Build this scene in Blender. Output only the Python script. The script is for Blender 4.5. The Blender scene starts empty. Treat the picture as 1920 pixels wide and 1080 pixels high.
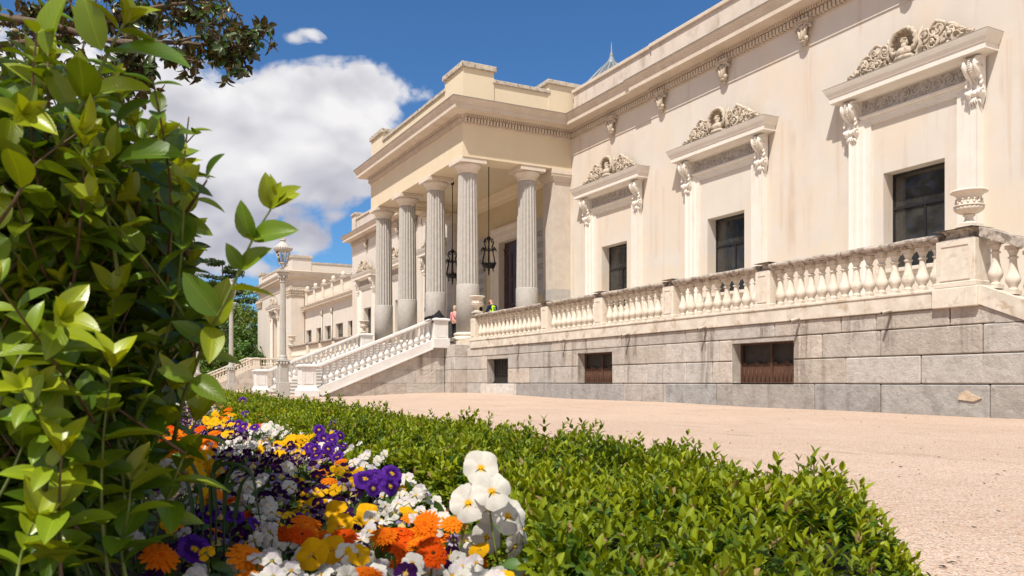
import bpy, math, random
import numpy as np
from mathutils import Vector, Matrix
random.seed(7); RNG = np.random.default_rng(11)
SC = bpy.context.scene
COL = SC.collection
R = math.radians; PI = math.pi
# ------------------------------------------------------------------ camera model
FPX, XV, YH, CH = 1570., 147., 717., .70
YAW = math.atan((960 - XV) / FPX); SA, CA = math.sin(YAW), math.cos(YAW)
def atd(px, py, d):                       # point at depth d that the lens shows at px, py
    r = (px - 960) / FPX * d
    return Vector((d*SA + r*CA, d*CA - r*SA, CH - (py - YH) / FPX * d))
def onX(px, X):
    t = (px - 960) / FPX
    return X * (CA - t*SA) / (t*CA + SA)
SUN = Vector((-1., -.69, 1.90)).normalized()
# ------------------------------------------------------------------ ground heights (a few surveyed spots, blended)
GP = [(15, 9, .04), (15, 14, .075), (15, 21, .133), (15, 33, .255), (8.3, 34.5, .105), (8.9, 45.8, .03), (6.17, 29.2, .20), (6.2, 40.4, .17),
      (1, 1, .0), (3, 3, .0), (2, 8, .03), (1, 14, .08), (-6, 4, 0), (-6, 20, .1), (13, 92, -.1), (13, 70, -.03), (4, 60, .05), (30, 0, .0), (-20, 60, 0), (60, 120, -.2), (0, 140, -.3)]
def gz(x, y):
    sw = sz = 0.
    for a, b, z in GP:
        w = 1. / (((x-a)**2 + (y-b)**2)**1.5 + .6)
        sw += w; sz += w*z
    return sz / sw
# ------------------------------------------------------------------ object helpers
ROOTLOC = {}
def tag(o, label, cat, group=None, kind=None):
    if label: o['label'] = label
    if cat: o['category'] = cat
    if group: o['group'] = group
    if kind: o['kind'] = kind
    return o
def thing(name, label, cat, loc=(0, 0, 0), group=None):
    o = bpy.data.objects.new(name, None); COL.objects.link(o)
    o.location = loc; o.empty_display_size = .2; ROOTLOC[o.name] = Vector(loc)
    return tag(o, label, cat, group)
def link(name, me, parent=None):
    o = bpy.data.objects.new(name, me); COL.objects.link(o)
    if parent is not None: o.parent = parent
    return o
def rootloc(o):
    v = Vector((0, 0, 0))
    while o is not None:
        v += o.location; o = o.parent
    return v
def copy_tree(o, parent=None):
    c = o.copy(); COL.objects.link(c)
    if parent is not None: c.parent = parent
    for ch in list(o.children): copy_tree(ch, c)
    return c
class MB:
    def __init__(s): s.v = []; s.f = []; s.m = []; s.s = []; s.c = []
    def add(s, verts, faces, m=0, smooth=False, col=None):
        b = len(s.v); s.v += [tuple(p) for p in verts]
        s.c += [col or (1, 1, 1)] * len(verts)
        for f in faces: s.f.append([i + b for i in f]); s.m.append(m); s.s.append(smooth)
    def box(s, x0, y0, z0, x1, y1, z1, m=0, col=None):
        if x0 > x1: x0, x1 = x1, x0
        if y0 > y1: y0, y1 = y1, y0
        v = [(x, y, z) for z in (z0, z1) for y in (y0, y1) for x in (x0, x1)]
        s.add(v, [(0, 2, 3, 1), (4, 5, 7, 6), (0, 1, 5, 4), (2, 6, 7, 3), (0, 4, 6, 2), (1, 3, 7, 5)], m, False, col)
    def cbox(s, x0, y0, z0, x1, y1, z1, c=.02, m=0, col=None):   # chamfered box
        if x0 > x1: x0, x1 = x1, x0
        if y0 > y1: y0, y1 = y1, y0
        X, Y, Z = (x0, x1), (y0, y1), (z0, z1); v = []; idx = {}
        for i in (0, 1):
            for j in (0, 1):
                for k in (0, 1):
                    sx, sy, sz = (1 - 2*i)*c, (1 - 2*j)*c, (1 - 2*k)*c
                    idx[i, j, k] = len(v)
                    v += [(X[i], Y[j] + sy, Z[k] + sz), (X[i] + sx, Y[j], Z[k] + sz), (X[i] + sx, Y[j] + sy, Z[k])]
        f = []
        for i in (0, 1): f.append([idx[i, 0, 0], idx[i, 1, 0], idx[i, 1, 1], idx[i, 0, 1]])
        for j in (0, 1): f.append([idx[0, j, 0] + 1, idx[1, j, 0] + 1, idx[1, j, 1] + 1, idx[0, j, 1] + 1])
        for k in (0, 1): f.append([idx[0, 0, k] + 2, idx[1, 0, k] + 2, idx[1, 1, k] + 2, idx[0, 1, k] + 2])
        for a in (0, 1):
            for b in (0, 1):
                f.append([idx[a, b, 0], idx[a, b, 1], idx[a, b, 1] + 1, idx[a, b, 0] + 1])
                f.append([idx[a, 0, b], idx[a, 1, b], idx[a, 1, b] + 2, idx[a, 0, b] + 2])
                f.append([idx[0, a, b] + 1, idx[1, a, b] + 1, idx[1, a, b] + 2, idx[0, a, b] + 2])
        for q in idx.values(): f.append([q, q + 1, q + 2])
        s.add(v, f, m, False, col)
    def quad(s, a, b, c, d, m=0): s.add([a, b, c, d], [(0, 1, 2, 3)], m)
    def lathe(s, prof, cx=0, cy=0, z0=0, seg=16, m=0, smooth=True, flute=0, fl=0., closed=True, sq=None):
        v = []; n = len(prof)
        for (r, z) in prof:
            for k in range(seg):
                a = 2*PI*k/seg; rr = r
                if flute: rr = r*(1 - fl*abs(math.sin(flute*a/2))**.8)
                v.append((cx + rr*math.cos(a), cy + rr*math.sin(a), z0 + z))
        f = []
        for i in range(n-1):
            for k in range(seg):
                k2 = (k+1) % seg
                f.append([i*seg+k, i*seg+k2, (i+1)*seg+k2, (i+1)*seg+k])
        s.add(v, f, m, smooth)
        if closed:
            b = len(s.v) - n*seg
            s.f.append([b + k for k in reversed(range(seg))]); s.m.append(m); s.s.append(False)
            s.f.append([b + (n-1)*seg + k for k in range(seg)]); s.m.append(m); s.s.append(False)
    def tube(s, pts, rad, seg=6, m=0, cap=True):
        pts = [Vector(p) for p in pts]; n = len(pts)
        if not hasattr(rad, '__len__'): rad = [rad]*n
        up = Vector((0, 0, 1)); v = []; ref = None
        for i in range(n):
            t = (pts[min(i+1, n-1)] - pts[max(i-1, 0)])
            if t.length < 1e-9: t = Vector((0, 0, 1))
            t.normalize()
            if ref is None:
                ref = t.orthogonal().normalized()
            ref = (ref - t*ref.dot(t))
            if ref.length < 1e-6: ref = t.orthogonal()
            ref.normalize(); bi = t.cross(ref)
            for k in range(seg):
                a = 2*PI*k/seg
                v.append(pts[i] + (ref*math.cos(a) + bi*math.sin(a))*rad[i])
        f = []
        for i in range(n-1):
            for k in range(seg):
                k2 = (k+1) % seg
                f.append([i*seg+k, i*seg+k2, (i+1)*seg+k2, (i+1)*seg+k])
        if cap: f.append(list(reversed(range(seg)))); f.append([(n-1)*seg+k for k in range(seg)])
        s.add(v, f, m, True)
    def ball(s, c, r, seg=10, rings=6, m=0, rot=None):
        c = Vector(c); r = Vector(r) if hasattr(r, '__len__') else Vector((r, r, r)); v = []; f = []
        for i in range(rings+1):
            th = PI*i/rings
            for k in range(seg):
                a = 2*PI*k/seg
                p = Vector((r.x*math.sin(th)*math.cos(a), r.y*math.sin(th)*math.sin(a), r.z*math.cos(th)))
                v.append(c + (rot @ p if rot else p))
        for i in range(rings):
            for k in range(seg):
                k2 = (k+1) % seg
                f.append([i*seg+k, (i+1)*seg+k, (i+1)*seg+k2, i*seg+k2])
        s.add(v, f, m, True)
    def prism(s, poly, o, u, w, n, depth, m=0, col=None):    # poly in (u, w) at origin o, pushed along n by depth
        o, u, w, n = Vector(o), Vector(u), Vector(w), Vector(n)
        a = [o + u*p[0] + w*p[1] for p in poly]; b = [p + n*depth for p in a]; k = len(a)
        f = [list(range(k)), list(reversed(range(k, 2*k)))]
        for i in range(k): f.append([i, k+i, k+(i+1) % k, (i+1) % k])
        s.add(a + b, f, m, False, col)
    def sweep(s, path, prof, m=0, closed=False, z0=0):  # path: plan points; prof: (outward to the left of the path, z)
        P = [Vector((p[0], p[1])) for p in path]; n = len(P); offs = []
        def nrm(a, b):
            d = (b - a).normalized(); return Vector((-d.y, d.x))
        for i in range(n):
            if closed: n1, n2 = nrm(P[i-1], P[i]), nrm(P[i], P[(i+1) % n])
            else:
                n1 = nrm(P[i-1], P[i]) if i > 0 else None
                n2 = nrm(P[i], P[i+1]) if i < n-1 else None
                n1 = n1 or n2; n2 = n2 or n1
            b = n1 + n2; offs.append(b / (1 + n1.dot(n2)))
        v = [(P[i].x + offs[i].x*o, P[i].y + offs[i].y*o, z0 + z) for i in range(n) for (o, z) in prof]
        k = len(prof); f = []
        for i in range(n if closed else n-1):
            j = (i+1) % n
            for q in range(k-1): f.append([i*k+q, j*k+q, j*k+q+1, i*k+q+1])
        s.add(v, f, m)
    def mesh(s, name, mats, off=(0, 0, 0)):
        me = bpy.data.meshes.new(name); off = Vector(off)
        me.from_pydata([Vector(p) - off for p in s.v], [], s.f)
        for mt in mats: me.materials.append(mt)
        me.polygons.foreach_set('material_index', s.m); me.polygons.foreach_set('use_smooth', s.s)
        if any(c != (1, 1, 1) for c in s.c):
            ca = me.color_attributes.new('col', 'FLOAT_COLOR', 'POINT')
            ca.data.foreach_set('color', np.array([(c[0], c[1], c[2], 1.) for c in s.c], dtype=np.float32).ravel())
        me.update(); return me
    def fixn(s):
        return s
    def build(s, name, mats, parent=None, label=None, local=False, recalc=True):
        mats = mats if isinstance(mats, (list, tuple)) else [mats]
        off = (0, 0, 0) if (parent is None or local) else rootloc(parent)
        me = s.mesh(name, mats, off)
        if recalc:
            import bmesh
            bm = bmesh.new(); bm.from_mesh(me); bmesh.ops.recalc_face_normals(bm, faces=bm.faces); bm.to_mesh(me); bm.free()
        o = link(name, me, parent)
        if label: o['label'] = label
        return o
# ------------------------------------------------------------------ material helpers
def newmat(name):
    m = bpy.data.materials.new(name); m.use_nodes = True; nt = m.node_tree; nt.nodes.clear()
    out = nt.nodes.new('ShaderNodeOutputMaterial'); b = nt.nodes.new('ShaderNodeBsdfPrincipled')
    nt.links.new(b.outputs[0], out.inputs[0]); return m, nt, b, out
def nd(nt, t, **kw):
    n = nt.nodes.new(t)
    for k, v in kw.items():
        if k.startswith('i_'):
            n.inputs[int(k[2:])].default_value = v
        else: setattr(n, k, v)
    return n
def lk(nt, a, b): nt.links.new(a, b)
def math_(nt, op, a, b=None, c=None, clamp=False):
    n = nt.nodes.new('ShaderNodeMath'); n.operation = op; n.use_clamp = clamp
    for i, x in enumerate((a, b, c)):
        if x is None: continue
        if isinstance(x, (int, float)): n.inputs[i].default_value = x
        else: nt.links.new(x, n.inputs[i])
    return n.outputs[0]
def mixc(nt, f, a, b, bt='MIX'):
    n = nt.nodes.new('ShaderNodeMix'); n.data_type = 'RGBA'; n.blend_type = bt
    for i, x in ((0, f), (6, a), (7, b)):
        if isinstance(x, (int, float)): n.inputs[i].default_value = x
        elif isinstance(x, tuple): n.inputs[i].default_value = (x[0], x[1], x[2], 1)
        else: nt.links.new(x, n.inputs[i])
    return n.outputs[2]
def ss(nt, v, lo, hi):
    n = nt.nodes.new('ShaderNodeMapRange'); n.interpolation_type = 'SMOOTHSTEP'
    nt.links.new(v, n.inputs[0]); n.inputs[1].default_value = lo; n.inputs[2].default_value = hi
    return n.outputs[0]
def noise(nt, vec, scale, detail=5., rough=.55, dist=0.):
    n = nt.nodes.new('ShaderNodeTexNoise'); n.inputs['Scale'].default_value = scale
    n.inputs['Detail'].default_value = detail; n.inputs['Roughness'].default_value = rough; n.inputs['Distortion'].default_value = dist
    if vec is not None: nt.links.new(vec, n.inputs['Vector'])
    return n.outputs['Fac']
def vscale(nt, vec, s):
    n = nt.nodes.new('ShaderNodeVectorMath'); n.operation = 'MULTIPLY'; nt.links.new(vec, n.inputs[0]); n.inputs[1].default_value = s
    return n.outputs[0]
def stone(name, c1, c2, scale=2., rough=.85, bump=.15, bscale=40., streak=None, samt=.5, sscale=(3., 3., .25), blotch=None, bamt=.5, blo=.55, bhi=.7, bsc=1.2, speck=None, spsc=90., attr=False, bdist=.01, drips=None, dripc=(.085, .06, .045), dripa=.6, dsc=(4., 5., .7), low=None):
    m, nt, b, out = newmat(name)
    P = nt.nodes.new('ShaderNodeNewGeometry').outputs['Position']
    f = ss(nt, noise(nt, P, scale, 6., .6), .3, .7)
    c = mixc(nt, f, c1, c2)
    if blotch:
        g = ss(nt, noise(nt, P, bsc, 8., .65, .4), blo, bhi)
        c = mixc(nt, math_(nt, 'MULTIPLY', g, bamt), c, blotch)
    if streak:
        g = ss(nt, noise(nt, vscale(nt, P, sscale), 1., 4., .6), .52, .72)
        g2 = ss(nt, noise(nt, P, .5, 3., .5), .42, .62)
        c = mixc(nt, math_(nt, 'MULTIPLY', math_(nt, 'MULTIPLY', g, g2), samt), c, streak)
    if speck:
        g = ss(nt, noise(nt, P, spsc, 2., .5), .6, .68)
        c = mixc(nt, math_(nt, 'MULTIPLY', g, .6), c, speck)
        g = ss(nt, noise(nt, P, spsc*.7, 2., .5), .62, .7)
        c = mixc(nt, math_(nt, 'MULTIPLY', g, .4), c, (.62, .6, .57))
    if low:
        lz = nt.nodes.new('ShaderNodeSeparateXYZ'); lk(nt, P, lz.inputs[0])
        h_ = math_(nt, 'ADD', lz.outputs[2], math_(nt, 'MULTIPLY', math_(nt, 'SUBTRACT', noise(nt, vscale(nt, P, (.5, .5, .6)), 1., 3., .5), .5), 5.))
        c = mixc(nt, math_(nt, 'MULTIPLY', math_(nt, 'SUBTRACT', 1., ss(nt, h_, low[0]-.25, low[0]+.25)), low[1]), c, low[2])
    if drips:
        px_ = nt.nodes.new('ShaderNodeSeparateXYZ'); lk(nt, P, px_.inputs[0]); tot = None
        for y0, wd, zt, zb in drips:
            dy = math_(nt, 'DIVIDE', math_(nt, 'SUBTRACT', px_.outputs[1], y0), wd); g = math_(nt, 'EXPONENT', math_(nt, 'MULTIPLY', math_(nt, 'MULTIPLY', dy, dy), -1.))
            g = math_(nt, 'MULTIPLY', g, math_(nt, 'MULTIPLY', ss(nt, px_.outputs[2], zb, zb+.5), math_(nt, 'SUBTRACT', 1., ss(nt, px_.outputs[2], zt, zt+.05)))); tot = g if tot is None else math_(nt, 'MAXIMUM', tot, g)
        tot = math_(nt, 'MULTIPLY', tot, ss(nt, noise(nt, vscale(nt, P, dsc), 1.6, 5., .65), .36, .60))
        c = mixc(nt, math_(nt, 'MULTIPLY', tot, dripa), c, dripc)
    if attr:
        a = nd(nt, 'ShaderNodeAttribute', attribute_name='col')
        c = mixc(nt, 1., c, a.outputs['Color'], 'MULTIPLY')
    lk(nt, c, b.inputs['Base Color']); b.inputs['Roughness'].default_value = rough
    b.inputs['Specular IOR Level'].default_value = .25
    if bump:
        bn = nt.nodes.new('ShaderNodeBump'); bn.inputs['Strength'].default_value = bump; bn.inputs['Distance'].default_value = bdist
        h = math_(nt, 'ADD', noise(nt, P, bscale, 5., .65), math_(nt, 'MULTIPLY', noise(nt, P, bscale*.2, 3., .5), 1.5))
        lk(nt, h, bn.inputs['Height']); lk(nt, bn.outputs[0], b.inputs['Normal'])
    return m
def plain(name, c, rough=.5, metal=0., spec=.5, var=.15, vs=8.):
    m, nt, b, out = newmat(name)
    P = nt.nodes.new('ShaderNodeNewGeometry').outputs['Position']
    f = ss(nt, noise(nt, P, vs, 4., .6), .3, .7)
    lk(nt, mixc(nt, f, tuple(x*(1-var) for x in c), tuple(min(1, x*(1+var)) for x in c)), b.inputs['Base Color'])
    b.inputs['Roughness'].default_value = rough; b.inputs['Metallic'].default_value = metal; b.inputs['Specular IOR Level'].default_value = spec
    return m
def leafmat(name, trans=.35, rough=.4, tint=(1.25, 1.35, .35), back=.8, vein=False, spec=.5, twarm=None):
    m, nt, b, out = newmat(name)
    a = nd(nt, 'ShaderNodeAttribute', attribute_name='col').outputs['Color']
    P = nt.nodes.new('ShaderNodeNewGeometry')
    f = noise(nt, P.outputs['Position'], 30. if not vein else 60., 3., .5)
    c = mixc(nt, math_(nt, 'MULTIPLY', f, .35), a, mixc(nt, 1., a, (.55, .62, .5), 'MULTIPLY'))
    if vein:
        uv = nd(nt, 'ShaderNodeAttribute', attribute_name='luv').outputs['Vector']
        sx = nt.nodes.new('ShaderNodeSeparateXYZ'); lk(nt, uv, sx.inputs[0])
        au = math_(nt, 'ABSOLUTE', sx.outputs[0])
        mid = math_(nt, 'SUBTRACT', 1., ss(nt, au, .015, .06))
        w = math_(nt, 'SINE', math_(nt, 'MULTIPLY', math_(nt, 'SUBTRACT', sx.outputs[1], math_(nt, 'MULTIPLY', au, .5)), 48.))
        sv = math_(nt, 'MULTIPLY', ss(nt, w, .8, 1.), .3)
        c = mixc(nt, math_(nt, 'MULTIPLY', math_(nt, 'MAXIMUM', mid, sv), .55), c, mixc(nt, 1., a, (1.7, 1.5, 1.5), 'MULTIPLY'))
        bn = nt.nodes.new('ShaderNodeBump'); bn.inputs['Strength'].default_value = .25; bn.inputs['Distance'].default_value = .001
        lk(nt, math_(nt, 'SUBTRACT', 0., math_(nt, 'MAXIMUM', mid, sv)), bn.inputs['Height']); lk(nt, bn.outputs[0], b.inputs['Normal'])
    bk = mixc(nt, 1., c, (back*1.05, back, back*.9), 'MULTIPLY') if twarm is None else mixc(nt, .75, c, twarm)
    c2 = mixc(nt, P.outputs['Backfacing'], c, bk)
    lk(nt, c2, b.inputs['Base Color']); b.inputs['Roughness'].default_value = rough; b.inputs['Specular IOR Level'].default_value = spec
    t = nt.nodes.new('ShaderNodeBsdfTranslucent'); lk(nt, mixc(nt, 1., c2, tint, 'MULTIPLY'), t.inputs[0])
    mx = nt.nodes.new('ShaderNodeMixShader'); mx.inputs[0].default_value = trans
    lk(nt, b.outputs[0], mx.inputs[1]); lk(nt, t.outputs[0], mx.inputs[2]); lk(nt, mx.outputs[0], out.inputs[0])
    return m
# ------------------------------------------------------------------ leaf batches (numpy)
def leaf_shape(rows, cols, W=.42, fold=.18, bend=.15, point=.85, wav=0.):
    V, UV = [], []
    for i in range(rows+1):
        v = i/rows
        w = .5*W*max(0., math.sin(PI*v**point))**.75
        if i == 0: w = .012
        for j in range(-cols, cols+1):
            u = j/cols
            V.append((u*w, v, abs(u)*w*fold*2 - bend*v*v + wav*math.sin(v*9+u)*abs(u))); UV.append((u*w*2/W, v, 0))
    k = 2*cols+1; F = [(i*k+j, i*k+j+1, (i+1)*k+j+1, (i+1)*k+j) for i in range(rows) for j in range(2*cols)]
    return np.array(V, dtype=np.float32), np.array(F, dtype=np.int32), np.array(UV, dtype=np.float32)
def frames(d, n):
    d = d/np.linalg.norm(d, axis=1, keepdims=True)
    x = np.cross(d, n); x /= np.linalg.norm(x, axis=1, keepdims=True) + 1e-9
    z = np.cross(x, d)
    return np.stack([x, d, z], axis=2)
def batch(name, shape, pos, d, n, sc, col, mat, parent=None, smooth=True, uv=False):
    V, F, UV = shape; M = frames(np.asarray(d, np.float32), np.asarray(n, np.float32))
    pos = np.asarray(pos, np.float32); sc = np.asarray(sc, np.float32).reshape(-1, 1, 1); N = len(pos); nv = len(V)
    off = np.array(rootloc(parent) if parent is not None else (0, 0, 0), np.float32)
    W = np.einsum('nij,vj->nvi', M, V)*sc + (pos - off)[:, None, :]
    FF = (F[None] + (np.arange(N)*nv)[:, None, None]).reshape(-1, F.shape[1])
    me = bpy.data.meshes.new(name); me.vertices.add(N*nv); me.vertices.foreach_set('co', W.astype(np.float32).ravel())
    k = F.shape[1]; nf = len(FF); me.loops.add(nf*k); me.loops.foreach_set('vertex_index', FF.astype(np.int32).ravel())
    me.polygons.add(nf); me.polygons.foreach_set('loop_start', np.arange(nf, dtype=np.int32)*k)
    me.polygons.foreach_set('use_smooth', np.full(nf, smooth))
    me.update(calc_edges=True)
    ca = me.color_attributes.new('col', 'FLOAT_COLOR', 'POINT')
    c4 = np.ones((N, nv, 4), np.float32); c4[:, :, :3] = np.asarray(col, np.float32)[:, None, :]
    ca.data.foreach_set('color', c4.ravel())
    if uv:
        at = me.attributes.new('luv', 'FLOAT_VECTOR', 'POINT'); at.data.foreach_set('vector', np.tile(UV, (N, 1)).astype(np.float32).ravel())
    me.materials.append(mat); me.validate(); me.update()
    return link(name, me, parent)
def unit(a): return a/(np.linalg.norm(a, axis=-1, keepdims=True) + 1e-9)
# ================================================================== camera, light, sky
cam = bpy.data.cameras.new('camera'); co = bpy.data.objects.new('camera', cam); COL.objects.link(co); SC.camera = co
cam.sensor_width = 36; cam.lens = FPX/1920*36; cam.shift_y = (YH - 540)/1920
co.location = (0, 0, CH); co.rotation_euler = (R(90), 0, -YAW)
cam.clip_start = .03; cam.clip_end = 3000
cam.dof.use_dof = True; cam.dof.focus_distance = 5.; cam.dof.aperture_fstop = 16
sl = bpy.data.lights.new('sun', 'SUN'); sl.energy = 4.6; sl.angle = R(.53); sl.color = (1., .95, .87)
so = bpy.data.objects.new('sun', sl); COL.objects.link(so); so.location = SUN*60; so.rotation_euler = (-SUN).to_track_quat('-Z', 'Y').to_euler()
SC.view_settings.view_transform = 'Standard'; SC.view_settings.look = 'None'; SC.view_settings.exposure = .42; SC.view_settings.gamma = 1
W = bpy.data.worlds.new('World'); SC.world = W; W.use_nodes = True; nt = W.node_tree; nt.nodes.clear()
wo = nt.nodes.new('ShaderNodeOutputWorld'); bg = nt.nodes.new('ShaderNodeBackground'); lk(nt, bg.outputs[0], wo.inputs[0])
sky = nt.nodes.new('ShaderNodeTexSky'); sky.sky_type = 'NISHITA'; sky.sun_disc = False
sky.sun_elevation = math.asin(SUN.z); sky.sun_rotation = math.atan2(SUN.x, SUN.y); sky.altitude = 650; sky.air_density = 1.0; sky.dust_density = .35; sky.ozone_density = 3.2
bg.inputs[1].default_value = .092
tc = nt.nodes.new('ShaderNodeTexCoord').outputs['Generated']
sp = nt.nodes.new('ShaderNodeSeparateXYZ'); lk(nt, tc, sp.inputs[0])
az = math_(nt, 'ARCTAN2', sp.outputs[0], sp.outputs[1]); el = math_(nt, 'ARCSINE', sp.outputs[2])
def azel(px, py):
    v = atd(px, py, 1.) - Vector((0, 0, CH)); v.normalize(); return math.atan2(v.x, v.y), math.asin(v.z)
cv = nt.nodes.new('ShaderNodeCombineXYZ'); lk(nt, az, cv.inputs[0]); lk(nt, math_(nt, 'MULTIPLY', el, 1.25), cv.inputs[1])
def fbm(vec, dx=0., dy=0.):          # billowed octaves: rounded heads, sharp creases
    a = nt.nodes.new('ShaderNodeVectorMath'); a.operation = 'ADD'; lk(nt, vec, a.inputs[0]); a.inputs[1].default_value = (dx, dy, .37)
    w = nt.nodes.new('ShaderNodeTexNoise'); w.inputs['Scale'].default_value = 5.; w.inputs['Detail'].default_value = 2.; lk(nt, a.outputs[0], w.inputs['Vector'])
    wv = nt.nodes.new('ShaderNodeVectorMath'); wv.operation = 'MULTIPLY_ADD'; lk(nt, w.outputs['Color'], wv.inputs[0]); wv.inputs[1].default_value = (.055, .055, 0); lk(nt, a.outputs[0], wv.inputs[2])
    t = math_(nt, 'MULTIPLY', noise(nt, wv.outputs[0], 3.6, 2., .5), .62)
    for sc, am in ((7., .34), (15., .21), (31., .13), (64., .075)):
        b_ = math_(nt, 'ABSOLUTE', math_(nt, 'SUBTRACT', math_(nt, 'MULTIPLY', noise(nt, wv.outputs[0], sc, 0., .5), 2.), 1.))
        t = math_(nt, 'ADD', t, math_(nt, 'MULTIPLY', b_, am))
    return math_(nt, 'ADD', math_(nt, 'MULTIPLY', t, 1.15), math_(nt, 'MULTIPLY', noise(nt, wv.outputs[0], 21., 9., .68), .34))
def blob(px, py, rx, ry, pw=1.):
    a, e = azel(px, py); sx, sy = rx/FPX*.93, ry/FPX*.9
    dx = math_(nt, 'DIVIDE', math_(nt, 'SUBTRACT', az, a), sx); dy = math_(nt, 'DIVIDE', math_(nt, 'SUBTRACT', el, e), sy)
    q = math_(nt, 'ADD', math_(nt, 'MULTIPLY', dx, dx), math_(nt, 'MULTIPLY', dy, dy))
    return math_(nt, 'MULTIPLY', math_(nt, 'EXPONENT', math_(nt, 'MULTIPLY', q, -1.)), pw)
BL = [(330, 268, 205, 108, 1.15), (525, 275, 175, 88, 1.15), (645, 245, 110, 62, .9), (672, 290, 62, 66, .8), (160, 300, 180, 170, 1.), (730, 166, 92, 40, .86), (640, 172, 85, 46, .5), (540, 335, 150, 42, .55), (430, 452, 75, 40, .85), (330, 440, 100, 50, .7), (572, 464, 40, 34, .74),
      (500, 398, 45, 16, .35), (546, 70, 24, 11, .40), (576, 60, 24, 11, .40), (596, 72, 18, 8, .3), (-150, 420, 250, 160, .9), (480, 505, 110, 16, .4)]
mk = None
for b_ in BL:
    q = blob(*b_); mk = q if mk is None else math_(nt, 'MAXIMUM', mk, q) if False else math_(nt, 'SUBTRACT', math_(nt, 'ADD', mk, q), math_(nt, 'MULTIPLY', math_(nt, 'MULTIPLY', mk, q), .55))
# loose cumulus elsewhere in the sky, away from the palace
far = math_(nt, 'MULTIPLY', ss(nt, math_(nt, 'ABSOLUTE', math_(nt, 'SUBTRACT', az, .35)), 1.25, 2.0), .62)
mk = math_(nt, 'MAXIMUM', mk, far)
f0 = fbm(cv.outputs[0])
def low(dx, dy):
    a = nt.nodes.new('ShaderNodeVectorMath'); a.operation = 'ADD'; lk(nt, cv.outputs[0], a.inputs[0]); a.inputs[1].default_value = (dx, dy, .37)
    t = math_(nt, 'MULTIPLY', noise(nt, a.outputs[0], 4.2, 4., .55, .3), .8)
    for sc, am in ((9., .26), (19., .13)): t = math_(nt, 'ADD', t, math_(nt, 'MULTIPLY', math_(nt, 'ABSOLUTE', math_(nt, 'SUBTRACT', math_(nt, 'MULTIPLY', noise(nt, a.outputs[0], sc, 1., .5), 2.), 1.)), am))
    return t
gate = ss(nt, mk, .0, .16)
den = math_(nt, 'ADD', math_(nt, 'MULTIPLY', math_(nt, 'MULTIPLY', math_(nt, 'SUBTRACT', f0, .5), 2.3), gate), math_(nt, 'SUBTRACT', mk, .78))
lit0 = math_(nt, 'MULTIPLY', math_(nt, 'SUBTRACT', low(0, 0), low(-.022, .04)), 1.9)
cov = ss(nt, den, -.12, .30)
lit = lit0
_, eb = azel(400, 395); _, et = azel(400, 150)
hgt = math_(nt, 'DIVIDE', math_(nt, 'SUBTRACT', el, eb), et - eb, clamp=True)
thick = ss(nt, den, .15, 1.1)
sh = math_(nt, 'ADD', math_(nt, 'ADD', math_(nt, 'MULTIPLY', lit, 1.5), .42), math_(nt, 'MULTIPLY', hgt, .42))
sh = math_(nt, 'SUBTRACT', sh, math_(nt, 'MULTIPLY', thick, .20), clamp=True)
CW, CG = 7.5, 4.1
ccol = mixc(nt, sh, (CG*.93, CG*.93, CG*1.09), (CW*1.0, CW*.985, CW*.99))
# the clear sky, a touch deeper (polarised) as in the photograph
skyc = mixc(nt, 1., sky.outputs[0], (.46, .76, 1.0), 'MULTIPLY')
lk(nt, mixc(nt, cov, skyc, ccol), bg.inputs[0])
# ================================================================== materials
M = {}
PDRIP = [(y_, .10, 9.3, 5.5) for yc_ in (15.65, 23.3, 30.47, 50.7, 57.9, 65.5) for y_ in (yc_-2.72, yc_+2.6, yc_-3.1)] + [(19.4, .25, 11.4, 8.5), (26.9, .06, 8.5, 3.), (12.4, .3, 11.4, 8.)]
M['parapet'] = stone('parapet_stucco', (.55, .47, .40), (.60, .52, .45), 1.1, .9, .05, 30., streak=(.33, .26, .20), samt=.7, sscale=(1.6, 1.6, .5), blotch=(.44, .37, .30), bamt=.6, blo=.5, bhi=.66, bsc=1.4)
M['plaster'] = stone('plaster_pink_cream', (.575, .515, .452), (.61, .552, .488), 1.1, .9, .05, 30., streak=(.46, .33, .235), samt=.5, sscale=(2.2, 2.2, .16), drips=PDRIP, dripc=(.50, .335, .21), dripa=.35, dsc=(6., 7., .35), low=(5.2, .45, (.625, .52, .395)), blotch=(.625, .52, .41), bamt=.6, blo=.46, bhi=.64, bsc=.45)
M['plaster2'] = stone('plaster_yellow_cream', (.62, .515, .365), (.645, .545, .395), .9, .9, .04, 30., streak=(.55, .44, .31), samt=.3)
M['plaster2_shaded'] = stone('plaster_yellow_cream_shaded', (.50, .40, .255), (.53, .43, .28), .9, .9, .04, 30.)  # portico cream darkened: the back wall's shade is put into its colour
M['trim'] = stone('stucco_trim', (.59, .51, .425), (.635, .56, .475), 2.5, .85, .06, 40., streak=(.42, .34, .26), samt=.4, sscale=(4., 4., .5), blotch=(.49, .42, .34), bamt=.4, blo=.56, bhi=.7, bsc=3.)
M['cornice'] = stone('cornice_stucco', (.53, .445, .355), (.59, .505, .415), 1.8, .88, .06, 40., streak=(.42, .34, .26), samt=.55, sscale=(1.4, 1.4, .8), blotch=(.46, .38, .30), bamt=.45, blo=.56, bhi=.7, bsc=1.6)
M['relief'] = stone('carved_stone_relief', (.46, .385, .30), (.55, .47, .375), 6., .9, .12, 70., blotch=(.27, .21, .155), bamt=.75, blo=.48, bhi=.62, bsc=9.)
M['friezerelief'] = stone('frieze_relief_grey', (.40, .36, .32), (.50, .45, .40), 7., .9, .12, 70., blotch=(.27, .22, .18), bamt=.7, blo=.5, bhi=.62, bsc=10.)
M['coping'] = stone('weathered_coping', (.40, .34, .27), (.55, .48, .39), 4., .95, .3, 50., blotch=(.15, .125, .10), bamt=.8, blo=.52, bhi=.64, bsc=6.)
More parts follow.
